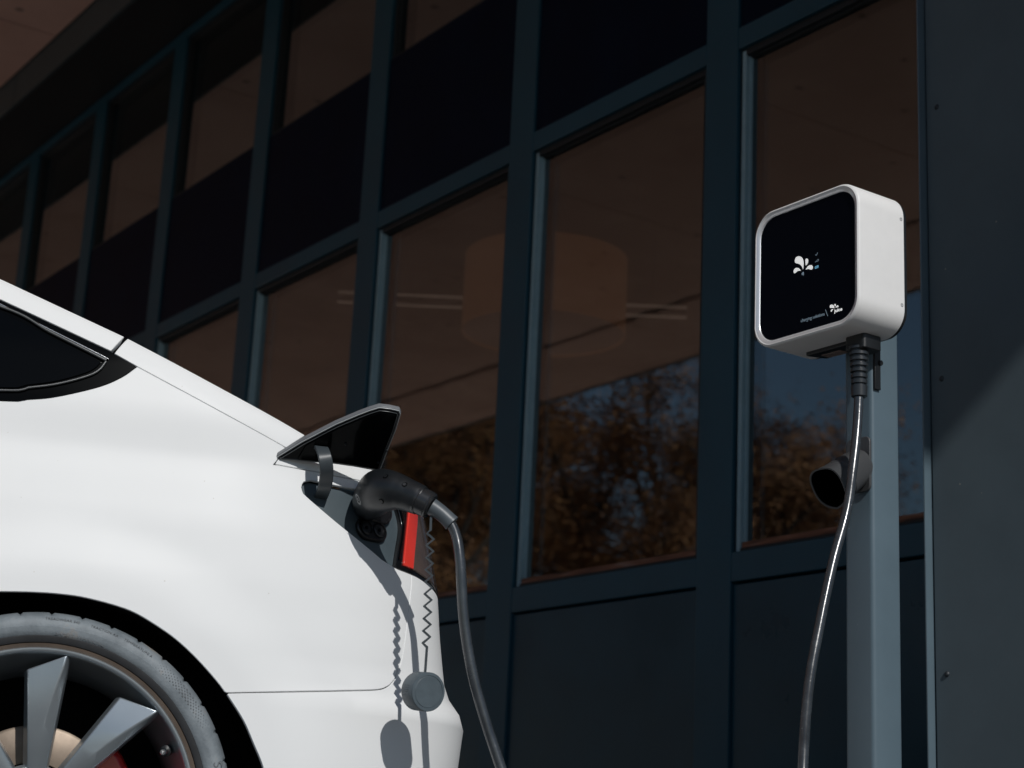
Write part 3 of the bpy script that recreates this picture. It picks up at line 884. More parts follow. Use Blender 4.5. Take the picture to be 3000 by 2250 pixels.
def wheel_well(cs):
    V = []; F = []; n = 40
    for k in range(n + 1):
        a = math.radians(-12 + 204 * k / n)
        r = .479
        for j, y in enumerate((.004, .10, .34)):
            V.append((cs - .010 + r * math.cos(a), y, .2315 + r * math.sin(a)))
    for k in range(n):
        for j in range(2): F.append((3 * k + j, 3 * k + j + 1, 3 * k + 4 + j, 3 * k + 3 + j))
    c = len(V); V.append((cs - .012, .34, .23))
    for k in range(n): F.append((3 * k + 2, c, 3 * k + 5))
    return mesh_of(V, F, 60)
cpart('wheel_well', wheel_well(-.02), M['under'])
cpart('wheel_well', wheel_well(-2.895), M['under'])

# the rest of the body (outside the picture, seen mirrored at most)
d0, d1, d2 = -.66, -1.66, -2.62
def side_quad(name, sa, sb, za, zb, mat, off=0.):
    return panel(name, [([qs(sa, za), qs(sb, za), qs(sb, zb), qs(sa, zb), qs(sa, za)], 0)], mat, gap=.002, step=.03, grid=.05, off=off)
rd = side_quad('rear_door', d1, d0, .27, 1.0, M['paint'])
fd = side_quad('front_door', d2, d1, .27, 1.0, M['paint'])
for nm, dd, s in (('door_handle', rd, -.86), ('door_handle', fd, -1.86)):
    p, u, v, n = frame_at(*qs(s, .86), .001)
    cpart(nm, prism(rrect(.17, .028, .013), (p, u, v, n), .006, 30), M['paint'], dd, .002)
panel('rear_door_window', [([qs(d1 + .03, 1.015), qs(d0, 1.010), qs(d0, 1.348), qs(-1.0, 1.395), qs(d1 + .03, 1.395), qs(d1 + .03, 1.015)], 0)], M['car_glass'], gap=.002, step=.03, grid=.05)
panel('front_door_window', [([qs(-2.50, 1.02), qs(d1 - .03, 1.015), qs(d1 - .03, 1.385), qs(-1.80, 1.35), qs(-2.15, 1.23), qs(-2.50, 1.02)], 0)], M['car_glass'], gap=.002, step=.03, grid=.05)
panel('roof_rail', [([qs(-.66, 1.35), qs(-1.0, 1.397), qs(-1.62, 1.397), qs(-1.85, 1.35), qs(-2.2, 1.22), qs(-2.56, 1.01), qs(-2.66, 1.01), qs(-2.2, 1.245), qs(-1.6, 1.445), qs(-1.0, 1.445), qs(-.66, 1.406), qs(-.66, 1.35)], 0)], M['paint'], gap=.002, step=.03, grid=.05)
afw = [qs(*p) for p in arch_front(-2.905)]
arch_fr = []
for k in range(13):
    a = math.radians(94 - k * 98 / 12); arch_fr.append(qs(-2.917 + .465 * math.cos(a), .2305 + .465 * math.sin(a)))
panel('front_fender', [([qs(-3.66, .28), afw[0]], 0), (afw, 1), (arch_fr, 1), ([arch_fr[-1], qs(d2, .27), qs(d2, 1.0)], 0), ([qs(d2, 1.0), qs(-2.75, .975), qs(-3.4, .825), qs(-3.66, .715), qs(-3.66, .28)], 0)], M['paint'], gap=.002, step=.03, grid=.05)
def top_strip(name, sa, sb, mat, n=24, m=12):
    V = []; F = []
    for i in range(n + 1):
        s = sa + (sb - sa) * i / n
        zt = tab(ZTOP, s) - .0015
        e = surf(qs(s, min(zt, 1.45))[0] if s < .2 else qs(s, zt)[0], zt) if s <= .2 else surf(qs(s, zt)[0], zt)
        y0 = e.y + .004
        for j in range(m + 1):
            f = j / m; y = y0 + (2 * HALF - 2 * y0) * f
            V.append((s, y, zt - .002 + .045 * (1 - (2 * f - 1) ** 2) * (1 if s < .3 else .5)))
    for i in range(n):
        for j in range(m): F.append((i * (m + 1) + j, (i + 1) * (m + 1) + j, (i + 1) * (m + 1) + j + 1, i * (m + 1) + j + 1))
    return cpart(name, mesh_of(V, F, 80), mat)
top_strip('bonnet', -3.66, -2.75, M['paint'])
top_strip('glass_roof', -2.74, .18, M['car_glass'], 50)
top_strip('trunk_top', .19, .52, M['paint'])
# far side and nose, one plain shell
V = []; F = []; zs = [.25, .4, .55, .7, .85, .968, 1.1, 1.25, 1.4]
ss = [-3.66 + k * .12 for k in range(37)]
for s in ss:
    for z in zs:
        zz = min(z, tab(ZTOP, s) - .01); p = surf(qs(s, zz)[0], zz); V.append((p.x, 2 * HALF - p.y, p.z))
nz_ = len(zs)
for i in range(len(ss) - 1):
    for j in range(nz_ - 1): F.append((i * nz_ + j, i * nz_ + j + 1, (i + 1) * nz_ + j + 1, (i + 1) * nz_ + j))
b0 = len(V)
cpart('far_side', mesh_of(V, F, 80), M['paint'])
cpart('nose', mesh_of([(-3.665, surf(qs(-3.66, .5)[0], .5).y + .01, .25), (-3.665, 2 * HALF - surf(qs(-3.66, .5)[0], .5).y - .01, .25), (-3.665, 2 * HALF - surf(qs(-3.66, .5)[0], .5).y - .01, .71), (-3.665, surf(qs(-3.66, .5)[0], .5).y + .01, .71), (-3.74, .5, .3), (-3.74, 1.34, .3), (-3.74, 1.34, .66), (-3.74, .5, .66)], [(4, 5, 6, 7), (0, 1, 5, 4), (1, 2, 6, 5), (2, 3, 7, 6), (3, 0, 4, 7)], 60), M['paint'])
cpart('floor_pan', boxes([(-3.5, .55, .36, 1.48, .2, .30)]), M['under'])
# ------------------------------------------------------------------ wheels
def tyre_mat():
    m, nt, b = new_mat('dusty_tyre')
    tc = nt.nodes.new('ShaderNodeTexCoord')
    n1 = nt.nodes.new('ShaderNodeTexNoise'); n1.inputs['Scale'].default_value = 14; n1.inputs['Detail'].default_value = 8; n1.inputs['Roughness'].default_value = .7
    cr = nt.nodes.new('ShaderNodeValToRGB'); e = cr.color_ramp.elements
    e[0].position = .36; e[0].color = (.13, .152, .168, 1); e[1].position = .60; e[1].color = (.215, .245, .265, 1)
    x = e.new(.74); x.color = (.28, .225, .175, 1)
    nt.links.new(tc.outputs['Object'], n1.inputs['Vector']); nt.links.new(n1.outputs['Fac'], cr.inputs[0]); nt.links.new(cr.outputs[0], b.inputs['Base Color'])
    b.inputs['Roughness'].default_value = .62
    n2 = nt.nodes.new('ShaderNodeTexNoise'); n2.inputs['Scale'].default_value = 260; n2.inputs['Detail'].default_value = 3
    nt.links.new(tc.outputs['Object'], n2.inputs['Vector'])
    bp_ = nt.nodes.new('ShaderNodeBump'); bp_.inputs['Strength'].default_value = .35; bp_.inputs['Distance'].default_value = .0015
    nt.links.new(n2.outputs['Fac'], bp_.inputs['Height']); nt.links.new(bp_.outputs[0], b.inputs['Normal'])
    return m
M['tyre'] = tyre_mat()
M['tyre_dark'] = pmat('black_tyre_rubber', (.018, .019, .021), .6, var=.3, vscale=30)
M['lettering'] = pmat('raised_rubber_lettering', (.10, .11, .12), .5)
M['rim'] = speck(pmat('anthracite_rim', (.40, .445, .475), .31, metal=.72, spec=.5, var=.05, vscale=12, bump=.05, bscale=1200), (.30, .24, .17), 120, .05, .5)
M['rim_dirt'] = pmat('brake_dusted_rim_flange', (.12, .088, .066), .55, var=.25, vscale=20)
M['disc'] = pmat('brake_disc', (.17, .135, .105), .45, metal=.7, var=.22, vscale=22)
M['caliper'] = pmat('red_brake_caliper', (.42, .015, .015), .35, coat=.4)

def wheel(cs, letters):
    C0 = Vector((cs, 0, .339)); AX = Vector((0, -1, 0))     # axle outwards
    barrel = [(.2705, -.004), (.2705, .0005), (.2685, .0035), (.2655, .0035), (.2625, .0010), (.2600, -.010), (.2560, -.030), (.2460, -.060), (.2400, -.100), (.2380, -.200), (.2500, -.215)]
    rim = cpart('wheel', lathe(barrel, C0, AX, 120, 40), M['rim'])
    cpart('rim_flange', lathe([(.2705, -.0035), (.2740, -.0005), (.2775, .0010), (.2780, -.006)], C0, AX, 120, 40), M['rim_dirt'], rim)
    # tyre with tread notches along its shoulder
    prof = [(.2800, -.014), (.2802, -.004), (.2825, .0005), (.2870, .0010), (.2880, -.0010), (.2910, .0030), (.2990, .0062), (.3060, .0070), (.3068, .0062), (.3120, .0062), (.3190, .0035), (.3240, -.0020), (.3275, -.0080), (.3300, -.0150), (.3320, -.0240), (.3325, -.0500), (.3325, -.0520), (.3260, -.0525), (.3260, -.060), (.3325, -.0605), (.3335, -.1200), (.3320, -.2000), (.3220, -.2250), (.2900, -.2350), (.2600, -.2150)]
    seg = 480; m = len(prof); V = []; F = []
    for k in range(seg):
        a = 2 * math.pi * k / seg
        notch = (k % 12 == 0)
        d = Vector((math.cos(a), 0, math.sin(a)))
        for j, (r, h) in enumerate(prof):
            if notch and 12 <= j <= 15: r -= .0036
            V.append(C0 + d * r + AX * h)
    for k in range(seg):
        k2 = (k + 1) % seg
        for j in range(m - 1): F.append((k * m + j, k2 * m + j, k2 * m + j + 1, k * m + j + 1))
    me = mesh_of(V, F)
    bm = bmesh.new(); bm.from_mesh(me); bmesh.ops.recalc_face_normals(bm, faces=bm.faces); bm.to_mesh(me); bm.free()
    me.shade_smooth(); me.set_sharp_from_angle(angle=math.radians(38))
    ty = cpart('tyre', me, M['tyre'], rim)
    cpart('bead_ring', lathe([(.2776, -.004), (.2790, .0016), (.2830, .0034), (.2890, .0042), (.2905, .0030)], C0, AX, 160, 40), M['tyre_dark'], rim)
    if letters:
        def arc_text(txt, size, r, a_mid, h, nm, squash=1.0):
            tm = text_mesh(txt, size, .0002)
            xs = [v.co.x for v in tm.vertices]; xm = (min(xs) + max(xs)) / 2
            for v in tm.vertices:
                a = a_mid - (v.co.x - xm) * squash / r
                rr = r + v.co.y
                p = C0 + Vector((math.cos(a), 0, math.sin(a))) * rr + AX * (h + v.co.z)
                v.co = p
            cpart(nm, tm, M['lettering'], rim)
        R_ = math.radians
        arc_text('TREADWEAR 340', .0065, .3165, R_(86.5), .0048, 'tyre_lettering', 1.15)
        arc_text('TRACTION AA', .0065, .3165, R_(73.5), .0048, 'tyre_lettering', 1.15)
        arc_text('TEMPERATURE A', .0065, .3165, R_(62.0), .0048, 'tyre_lettering', 1.15)
        arc_text('S', .022, .3080, R_(17.5), .0068, 'tyre_lettering')
        arc_text('SAFETY WARNING', .008, .2925, R_(80), .0050, 'tyre_lettering', 1.25)
        V = []; F = []
        for row in range(6):                                   # diamond pattern on the sidewall
            for k in range(16):
                a = R_(54 - k * 1.55 - (row % 2) * .78); r = .3085 + row * .0026
                sz_ = .0016 * (1 - abs(k - 8) / 11)
                u = Vector((math.cos(a), 0, math.sin(a))); t_ = Vector((-math.sin(a), 0, math.cos(a)))
                hh = .0070 - max(0, (r - .3125)) * .42 if r > .3125 else .0074
                c = C0 + u * r + AX * hh
                n0 = len(V); V += [c - t_ * sz_ * 1.4, c + u * sz_, c + t_ * sz_ * 1.4, c - u * sz_]; F.append((n0, n0 + 1, n0 + 2, n0 + 3))
        dm = cpart('tyre_diamonds', mesh_of(V, F), M['lettering'], rim); dm["kind"] = "stuff"
    # nine twisted blade spokes
    for i in range(9):
        off = math.radians(i * 40.0 + 89.8 - 360)
        def P(r, deg, h):
            a = off + math.radians(deg); return C0 + Vector((math.cos(a), 0, math.sin(a))) * r + AX * h
        # section points per radius: left foot, left top edge, ridge, right edge, right foot
        rows = []
        tip = dict(Lf=(.2335, 8.6, -.045), L=(.2353, 7.3, -.016), Rg=(.2620, -7.0, .0015), R=(.2610, -8.2, -.010), Rf=(.2560, -8.8, -.040))
        inner_ = dict(Lf=(.060, 17, -.075), L=(.0650, 8.0, -.040), Rg=(.0660, -2.0, -.037), R=(.0690, -16.0, -.046), Rf=(.066, -20, -.075))
        n = 10
        V = []; F = []
        for k in range(n + 1):
            f = k / n
            for key in ('Lf', 'L', 'Rg', 'R', 'Rf'):
                a, b = inner_[key], tip[key]
                pa = Vector((a[0] * math.cos(math.radians(a[1])), a[0] * math.sin(math.radians(a[1])), a[2]))
                pb = Vector((b[0] * math.cos(math.radians(b[1])), b[0] * math.sin(math.radians(b[1])), b[2]))
                p = pa.lerp(pb, f)
                bow = .010 * math.sin(math.pi * f)
                if key == 'Rg':                              # the ridge starts in the middle of the blade and runs out to its right edge
                    p.y += .006 * math.sin(math.pi * min(1, f * 1.1))
                c_, s_ = math.cos(off), math.sin(off)
                V.append(C0 + Vector((p.x * c_ - p.y * s_, 0, p.x * s_ + p.y * c_)) + AX * (p.z + (bow if key in ('L', 'Rg', 'R') else 0)))
        for k in range(n):
            for j in range(4): F.append((k * 5 + j, k * 5 + j + 1, k * 5 + 6 + j, k * 5 + 5 + j))
            F.append((k * 5 + 4, k * 5, k * 5 + 5, k * 5 + 9))
        F.append((0, 1, 2, 3, 4)); F.append(tuple(n * 5 + q for q in (4, 3, 2, 1, 0)))
        me = mesh_of(V, F)
        bm = bmesh.new(); bm.from_mesh(me); bmesh.ops.recalc_face_normals(bm, faces=bm.faces); bm.to_mesh(me); bm.free()
        cpart('spoke', me, M['rim'], rim, .0022)
    cpart('hub', lathe([(.0001, -.030), (.030, -.031), (.034, -.036), (.050, -.040), (.074, -.046), (.080, -.055), (.080, -.10)], C0, AX, 60), M['rim'], rim)
    for i in range(5):
        a = math.radians(90 + 72 * i)
        cpart('wheel_nut', lathe([(.0001, -.028), (.008, -.029), (.010, -.034), (.010, -.046)], C0 + Vector((math.cos(a), 0, math.sin(a))) * .055, AX, 6, 30), M['chrome'], rim)
    cpart('brake_disc', lathe([(.085, -.112), (.142, -.112), (.1475, -.115), (.1475, -.138), (.085, -.138)], C0, AX, 90, 30), M['disc'], rim)
    # calliper: curved block hugging the disc
    V = []; F = []
    for k in range(9):
        a = math.radians(44 - 70 * k / 8)
        for r, h in ((.118, -.085), (.172, -.085), (.178, -.098), (.178, -.15), (.118, -.15)):
            V.append(C0 + Vector((math.cos(a), 0, math.sin(a))) * r + AX * h)
    for k in range(8):
        for j in range(5): F.append((k * 5 + j, k * 5 + (j + 1) % 5, k * 5 + 5 + (j + 1) % 5, k * 5 + 5 + j))
    F += [(0, 1, 2, 3, 4), tuple(40 + q for q in (4, 3, 2, 1, 0))]
    me = mesh_of(V, F)
    bm = bmesh.new(); bm.from_mesh(me); bmesh.ops.recalc_face_normals(bm, faces=bm.faces); bm.to_mesh(me); bm.free()
    cpart('brake_caliper', me, M['caliper'], rim, .006)
    # valve
    a = math.radians(28.0); va = C0 + Vector((math.cos(a), 0, math.sin(a))) * .2345
    vd = (AX + Vector((-math.cos(a), 0, -math.sin(a))) * .25).normalized()
    cpart('valve', lathe([(.0048, -.045), (.0048, -.012), (.0058, -.011), (.0058, -.002), (.0046, 0), (.0001, 0)], va, vd, 18), M['chrome'], rim)
    cpart('valve_base', lathe([(.0095, -.046), (.0095, -.030), (.0050, -.028)], va, vd, 18), M['gland'], rim)
    tm = boxes([(-.0020, .0020, .0010, .0018, 0, .0003), (-.0005, .0005, -.0022, .0010, 0, .0003)])
    xq = Vector((1, 0, 0)); zq = vd; yq = zq.cross(xq).normalized() * 1; xq = yq.cross(zq)
    tm.transform(Matrix.Translation(va + vd * .0001) @ Matrix((xq, yq, zq)).transposed().to_4x4() @ Matrix.Rotation(math.radians(-8), 4, 'Z'))
    cpart('valve_mark', tm, M['white_print'], rim)
    return rim
wheel(0.0, True)
# the front wheel, a copy far outside the picture
src = [o for o in car.children if o.name == 'wheel'][0]
def copy_tree(o, parent, dx):
    c = o.copy(); COL.objects.link(c); c.parent = parent
    if dx: c.location = (dx, 0, 0)
    for ch in list(o.children):
        if ch.name.startswith('tyre_l') or ch.name.startswith('tyre_d'): continue
        copy_tree(ch, c, 0)
    return c
copy_tree(src, car, -2.875)

# ------------------------------------------------------------------ charging post
PX0, PX1, PY0, PY1 = -2.401, -2.326, 2.487, 2.567
post = empty('charger_post', ((PX0 + PX1) / 2, (PY0 + PY1) / 2, 0), 'blue-grey square steel post carrying the charger beside the column', 'post')
pp = lambda n_, me, m_, b_=0., par=None: part(n_, me, m_, par or post, b_)
sh = prism(rrect(PX1 - PX0, PY1 - PY0, .009, 6), ((( PX0 + PX1) / 2, (PY0 + PY1) / 2, .012), (1, 0, 0), (0, 1, 0), (0, 0, 1)), 1.59, 40)
pp('shaft', sh, M['post'])
pp('base_plate', box(PX0 - .06, PX1 + .06, PY0 - .06, PY1 + .06, 0, .012), M['post'], .002)
for a in (-.045, .045):
    for b_ in (-.045, .045):
        pp('anchor_bolt', lathe([(.0001, .03), (.008, .03), (.010, .026), (.010, .012)], ((PX0 + PX1) / 2 + a * 1.7, (PY0 + PY1) / 2 + b_ * 1.7, 0), (0, 0, 1), 6, 30), M['screw'])

# ------------------------------------------------------------------ wall charger on the post
HX0, HX1, HZ0, HZ1, HY0, HY1 = -2.5226, -2.2290, 1.3262, 1.6207, 2.350, 2.4795
hcx, hcz, hw_, hh_ = (HX0 + HX1) / 2, (HZ0 + HZ1) / 2, HX1 - HX0, HZ1 - HZ0
charger = empty('charger', (hcx, HY1, HZ0), 'rounded silver charger box with black glass front mounted on the post', 'charger')
hp = lambda n_, me, m_, b_=0., par=None: part(n_, me, m_, par or charger, b_)
FRF = lambda y: ((hcx, y, hcz), (1, 0, 0), (0, 0, 1), (0, -1, 0))
def ring_loft(levels, n=12):
    """levels: (inset, radius, y) rounded rectangles lofted along y; ends left open unless capped"""
    V = []; F = []; m = 4 * (n + 1)
    for ins_, r, y in levels:
        for a, b_ in rrect(hw_ - 2 * ins_, hh_ - 2 * ins_, r, n): V.append((hcx + a, y, hcz + b_))
    for i in range(len(levels) - 1):
        for k in range(m):
            k2 = (k + 1) % m
            F.append((i * m + k, i * m + k2, (i + 1) * m + k2, (i + 1) * m + k))
    return V, F, m
V, F, m_ = ring_loft([(.010, .046, HY1), (.0, .052, HY1 - .002), (.0, .052, HY0 + .006), (.0012, .051, HY0 + .002), (.0045, .049, HY0), (.0060, .048, HY0 + .001)])
F.append(tuple(range(m_)))
me = mesh_of(V, F); bm = bmesh.new(); bm.from_mesh(me); bmesh.ops.recalc_face_normals(bm, faces=bm.faces); bm.to_mesh(me); bm.free()
me.shade_smooth(); me.set_sharp_from_angle(angle=math.radians(45))
hous = hp('housing', me, M['alu'])
V, F, m_ = ring_loft([(.0060, .048, HY0 + .001), (.0125, .044, HY0 + .0030), (.0140, .043, HY0 + .0050), (.0150, .042, HY0 + .012)])
me = mesh_of(V, F); bm = bmesh.new(); bm.from_mesh(me); bmesh.ops.recalc_face_normals(bm, faces=bm.faces); bm.to_mesh(me); bm.free()
me.shade_smooth(); me.set_sharp_from_angle(angle=math.radians(60))
# normals must look at the front
if sum(p.normal.y for p in me.polygons) > 0:
    for p in me.polygons: p.flip()
hp('bezel', me, M['bezel'])
GY = HY0 + .0052
fp = hp('front_glass', prism(rrect(hw_ - .0275, hh_ - .0275, .043, 12), ((hcx, GY + .006, hcz), (1, 0, 0), (0, 0, 1), (0, -1, 0)), .006, 40), M['black_glass'], .0008)
hp('back_plate', prism(rrect(hw_ - .004, hh_ - .004, .050, 10), ((hcx, PY0 - .0002, hcz), (1, 0, 0), (0, 0, 1), (0, -1, 0)), PY0 - HY1 - .0004, 40), M['black_plastic'])
# the print was measured on the plane y = HY0; it sits on the glass a little deeper
KX = 1.0
def px(x, z): return (x + (GY - HY0) * -1.09, GY, z + (GY - HY0) * .45)
def print_poly(name, pts, mat, smooth=True):
    P = [Vector((p[0], p[1])).to_3d() for p in pts]
    if smooth:
        tipv = P[0]
        P = catmull(P[0:] + [P[0]], 5)[:-1]
    q = [px(p.x, p.y) for p in P]
    V = [(a, b - .0004, c) for a, b, c in q] + [(a, b + .0002, c) for a, b, c in q]
    n = len(q); F = [tuple(range(n)), tuple(range(2 * n - 1, n - 1, -1))] + [(i, n + i, n + (i + 1) % n, (i + 1) % n) for i in range(n)]
    me = mesh_of(V, F); bm = bmesh.new(); bm.from_mesh(me); bmesh.ops.triangulate(bm, faces=bm.faces); bmesh.ops.recalc_face_normals(bm, faces=bm.faces); bm.to_mesh(me); bm.free()
    return hp(name, me, mat, par=fp)
D1 = [(-2.3792, 1.4681), (-2.3782, 1.476), (-2.3783, 1.4838), (-2.3806, 1.491), (-2.3849, 1.4958), (-2.391, 1.4989), (-2.3972, 1.4994), (-2.4012, 1.4969), (-2.4027, 1.4927), (-2.4018, 1.4885), (-2.3985, 1.4861), (-2.3936, 1.4841), (-2.3883, 1.4811), (-2.384, 1.4768), (-2.381, 1.4721)]
D2 = [(-2.3716, 1.4745), (-2.3723, 1.479), (-2.3725, 1.4837), (-2.3724, 1.4875), (-2.3693, 1.4887), (-2.3662, 1.4865), (-2.3651, 1.4831), (-2.3658, 1.4793), (-2.3682, 1.4763)]
D3 = [(-2.3723, 1.4658), (-2.3692, 1.4685), (-2.3658, 1.4712), (-2.3606, 1.4721), (-2.3563, 1.4713), (-2.3534, 1.469), (-2.3522, 1.4657), (-2.353, 1.4628), (-2.3561, 1.4618), (-2.3606, 1.4637), (-2.3657, 1.4655)]
D4 = [(-2.3855, 1.4671), (-2.3891, 1.4715), (-2.3935, 1.4746), (-2.3979, 1.4761), (-2.4023, 1.4755), (-2.4051, 1.4733), (-2.4061, 1.4699), (-2.405, 1.4673), (-2.4022, 1.4658), (-2.3991, 1.4668), (-2.3956, 1.4683), (-2.3909, 1.4684)]
M['lit_emblem'] = emit_mat('lit_emblem', (1.0, 1.0, .98), .75, (.8, .8, .8))
for D in (D1, D2, D3, D4): print_poly('emblem_drop', D, M['lit_emblem'])
print_poly('emblem_drop', [(-2.3787, 1.463), (-2.3769, 1.46), (-2.3778, 1.4552), (-2.383, 1.4576), (-2.3837, 1.4604), (-2.3816, 1.4618)], M['pale_print'], False)
J1 = [(-2.2931, 1.3659), (-2.2939, 1.37), (-2.2964, 1.3735), (-2.3005, 1.3756), (-2.3043, 1.3749), (-2.3053, 1.372), (-2.3038, 1.3694), (-2.2997, 1.3687), (-2.296, 1.3676)]
J2 = [(-2.2909, 1.3693), (-2.2924, 1.3715), (-2.2934, 1.374), (-2.2917, 1.3749), (-2.2898, 1.3737), (-2.2891, 1.3718), (-2.2898, 1.3703)]
J3 = [(-2.2898, 1.3661), (-2.2881, 1.3686), (-2.2856, 1.37), (-2.2832, 1.3698), (-2.2822, 1.3679), (-2.2832, 1.3661), (-2.2865, 1.3666)]
J4 = [(-2.2957, 1.364), (-2.298, 1.3655), (-2.3005, 1.3656), (-2.3023, 1.364), (-2.3027, 1.3619), (-2.3007, 1.3613), (-2.2987, 1.3631)]
for D in (J1, J2, J3, J4): print_poly('maker_mark_drop', D, M['lit_emblem'])
def print_text(name, txt, x0, x1, zbase, height, mat, bold=0.):
    tm = text_mesh(txt, .01, .0002, bold)
    xs = [v.co.x for v in tm.vertices]; ys = [v.co.y for v in tm.vertices]
    kx = (x1 - x0) / (max(xs) - min(xs)); ky = height / .01
    for v in tm.vertices:
        a, b_, c = px(x0 + (v.co.x - min(xs)) * kx, zbase + v.co.y * ky)
        v.co = (a, b_ - .0004 - v.co.z, c)
    return hp(name, tm, mat, par=fp)
print_text('lettering', 'charging solutions', -2.3847, -2.3193, 1.3578, .0098, M['pale_print'])
print_text('lettering', 'juice', -2.2934, -2.2720, 1.3572, .0098, M['lit_emblem'], .00022)
def stroke(name, pts, wd, mat):
    P = [Vector((a, b_)) for a, b_ in pts]
    for a, b_ in zip(P, P[1:]):
        d = (b_ - a).normalized(); nn = Vector((-d.y, d.x)) * wd / 2
        print_poly(name, [tuple(a + nn), tuple(b_ + nn), tuple(b_ - nn), tuple(a - nn)], mat, False)
stroke('divider', [(-2.3173, 1.3697), (-2.311, 1.3543)], .0006, M['pale_print'])
stroke('status_check', [(-2.3450, 1.4905), (-2.3426, 1.4880), (-2.3385, 1.4935)], .0011, M['pale_print'])
stroke('status_key', [(-2.3455, 1.4748), (-2.3405, 1.4765)], .0012, M['pale_print'])
stroke('status_key', [(-2.3405, 1.4745), (-2.3365, 1.4758), (-2.3367, 1.4790), (-2.3407, 1.4777), (-2.3405, 1.4745)], .0008, M['pale_print'])
M['blue_led'] = emit_mat('blue_status_led', (.25, .62, .9), .8, (.1, .3, .4))
stroke('status_card', [(-2.3455, 1.4612), (-2.3372, 1.4618), (-2.3370, 1.4658), (-2.3455, 1.4652), (-2.3455, 1.4612)], .0009, M['blue_led'])
stroke('status_card', [(-2.3440, 1.4632), (-2.3386, 1.4636)], .0009, M['blue_led'])
for z in (1.5638, 1.3848):
    hp('side_screw', lathe([(.0001, -.001), (.0018, -.001), (.0020, .0004), (.0034, .0006), (.0036, -.0005)], (HX1, 2.470, z), (1, 0, 0), 14), M['screw'], par=hous)
# cable outlet underneath
hp('cable_outlet', prism([(-.080, -.022), (-.066, .022), (.072, .022), (.072, -.022)], ((-2.372, 2.452, HZ0 + .002), (1, 0, 0), (0, 1, 0), (0, 0, -1)), .010, 30), M['black_plastic'], .002)
hp('outlet_slot', box(-2.425, -2.372, 2.446, 2.470, HZ0 - .0092, HZ0 - .0078), pmat('slot_lining', (.22, .17, .15), .6), .0004)
gx, gy = -2.3005, 2.425
hp('gland_block', prism(rrect(.052, .052, .008, 4), ((gx, gy + .012, HZ0 + .001), (1, 0, 0), (0, 1, 0), (0, 0, -1)), .030, 40), M['gland'], .002)
prof = []
zz = HZ0 - .029
prof.append((.021, 0))
h = 0
for k in range(5):
    r = .0195 - k * .0006
    prof += [(r, -h - .001), (r, -h - .0065), (r - .0045, -h - .0075), (r - .0045, -h - .0105)]
    h += .0115
prof += [(.0162, -h), (.0162, -h - .007), (.0125, -h - .008), (.0125, -h - .0105), (.0160, -h - .0112), (.0158, -h - .0185), (.0125, -h - .0195), (.0125, -h - .022), (.0160, -h - .0228), (.0156, -h - .044), (.0135, -h - .0455), (.0100, -h - .046)]
hp('strain_relief', lathe([(r, a) for r, a in prof], (gx, gy, zz + .008), (0, 0, 1), 32, 30), pmat('strain_relief_rubber', (.022, .025, .028), .30, spec=.6))

hp('side_bracket', box(PX1 + .0006, PX1 + .006, PY0 + .004, PY0 + .020, 1.236, HZ0 - .001), M['gland'], .001)
hp('bracket_knob', lathe([(.0001, .004), (.005, .0035), (.006, .0005)], (PX1 + .006, PY0 + .0185, 1.292), (1, 0, 0), 14), M['gland'])

# ------------------------------------------------------------------ plug holster on the post
hol = empty('plug_holster', (-2.36, PY0, 1.06), 'grey plastic plug holster with open mouth fixed to the post under the charger', 'holster')
HA0, HA1 = Vector((-2.358, 2.487, 1.088)), Vector((-2.353, 2.392, 1.026))
ax = (HA1 - HA0).normalized(); ux = Vector((1, 0, 0)); ux = (ux - ax * ux.dot(ax)).normalized(); vx = ax.cross(ux)
if vx.z < 0: vx = -vx
def hsec(n=32):
    out = []
    for k in range(n):
        a = 2 * math.pi * k / n
        c, s = math.cos(a), math.sin(a)
        e = 2 / 2.7
        x_ = abs(c) ** e * (1 if c > 0 else -1); y_ = abs(s) ** e * (1 if s > 0 else -1)
        out.append((x_, y_ * (1.0 if y_ > 0 else 1.22 - .22 * abs(x_))))
    return out
S_ = hsec()
V = []; F = []; n = len(S_)
lv = [(0, .030, 1), (.15, .033, 1), (.62, .0355, 1), (.63, .0345, 1), (.97, .0385, 1), (1.0, .0395, 1), (1.0, .0365, 1), (.6, .0320, 1), (.12, .0290, 1)]
for f, r, _ in lv:
    c = HA0.lerp(HA1, f)
    for a, b_ in S_: V.append(c + ux * a * r + vx * b_ * r)
for i in range(len(lv) - 1):
    for k in range(n):
        k2 = (k + 1) % n; F.append((i * n + k, i * n + k2, (i + 1) * n + k2, (i + 1) * n + k))
me = mesh_of(V, F); bm = bmesh.new(); bm.from_mesh(me); bmesh.ops.recalc_face_normals(bm, faces=bm.faces); bm.to_mesh(me); bm.free()
me.shade_smooth(); me.set_sharp_from_angle(angle=math.radians(40))
part('shell', me, M['holster'], hol)
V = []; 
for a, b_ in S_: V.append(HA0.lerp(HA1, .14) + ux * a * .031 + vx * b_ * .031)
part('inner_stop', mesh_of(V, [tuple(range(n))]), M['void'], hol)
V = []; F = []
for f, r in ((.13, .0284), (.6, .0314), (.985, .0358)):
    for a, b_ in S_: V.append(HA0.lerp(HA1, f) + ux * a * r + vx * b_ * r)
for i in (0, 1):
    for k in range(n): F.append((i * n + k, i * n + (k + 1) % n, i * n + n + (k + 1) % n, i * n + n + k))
part('mouth_shade', mesh_of(V, F, 60), M['void'], hol)  # dark sheet inside the shell, its colour carries the shade of the mouth
part('mounting_plate', prism(rrect(.062, .11, .012, 5), ((-2.358, PY0 - .0003, 1.085), (1, 0, 0), (0, 0, 1), (0, -1, 0)), .006, 40), M['holster'], hol, .001)

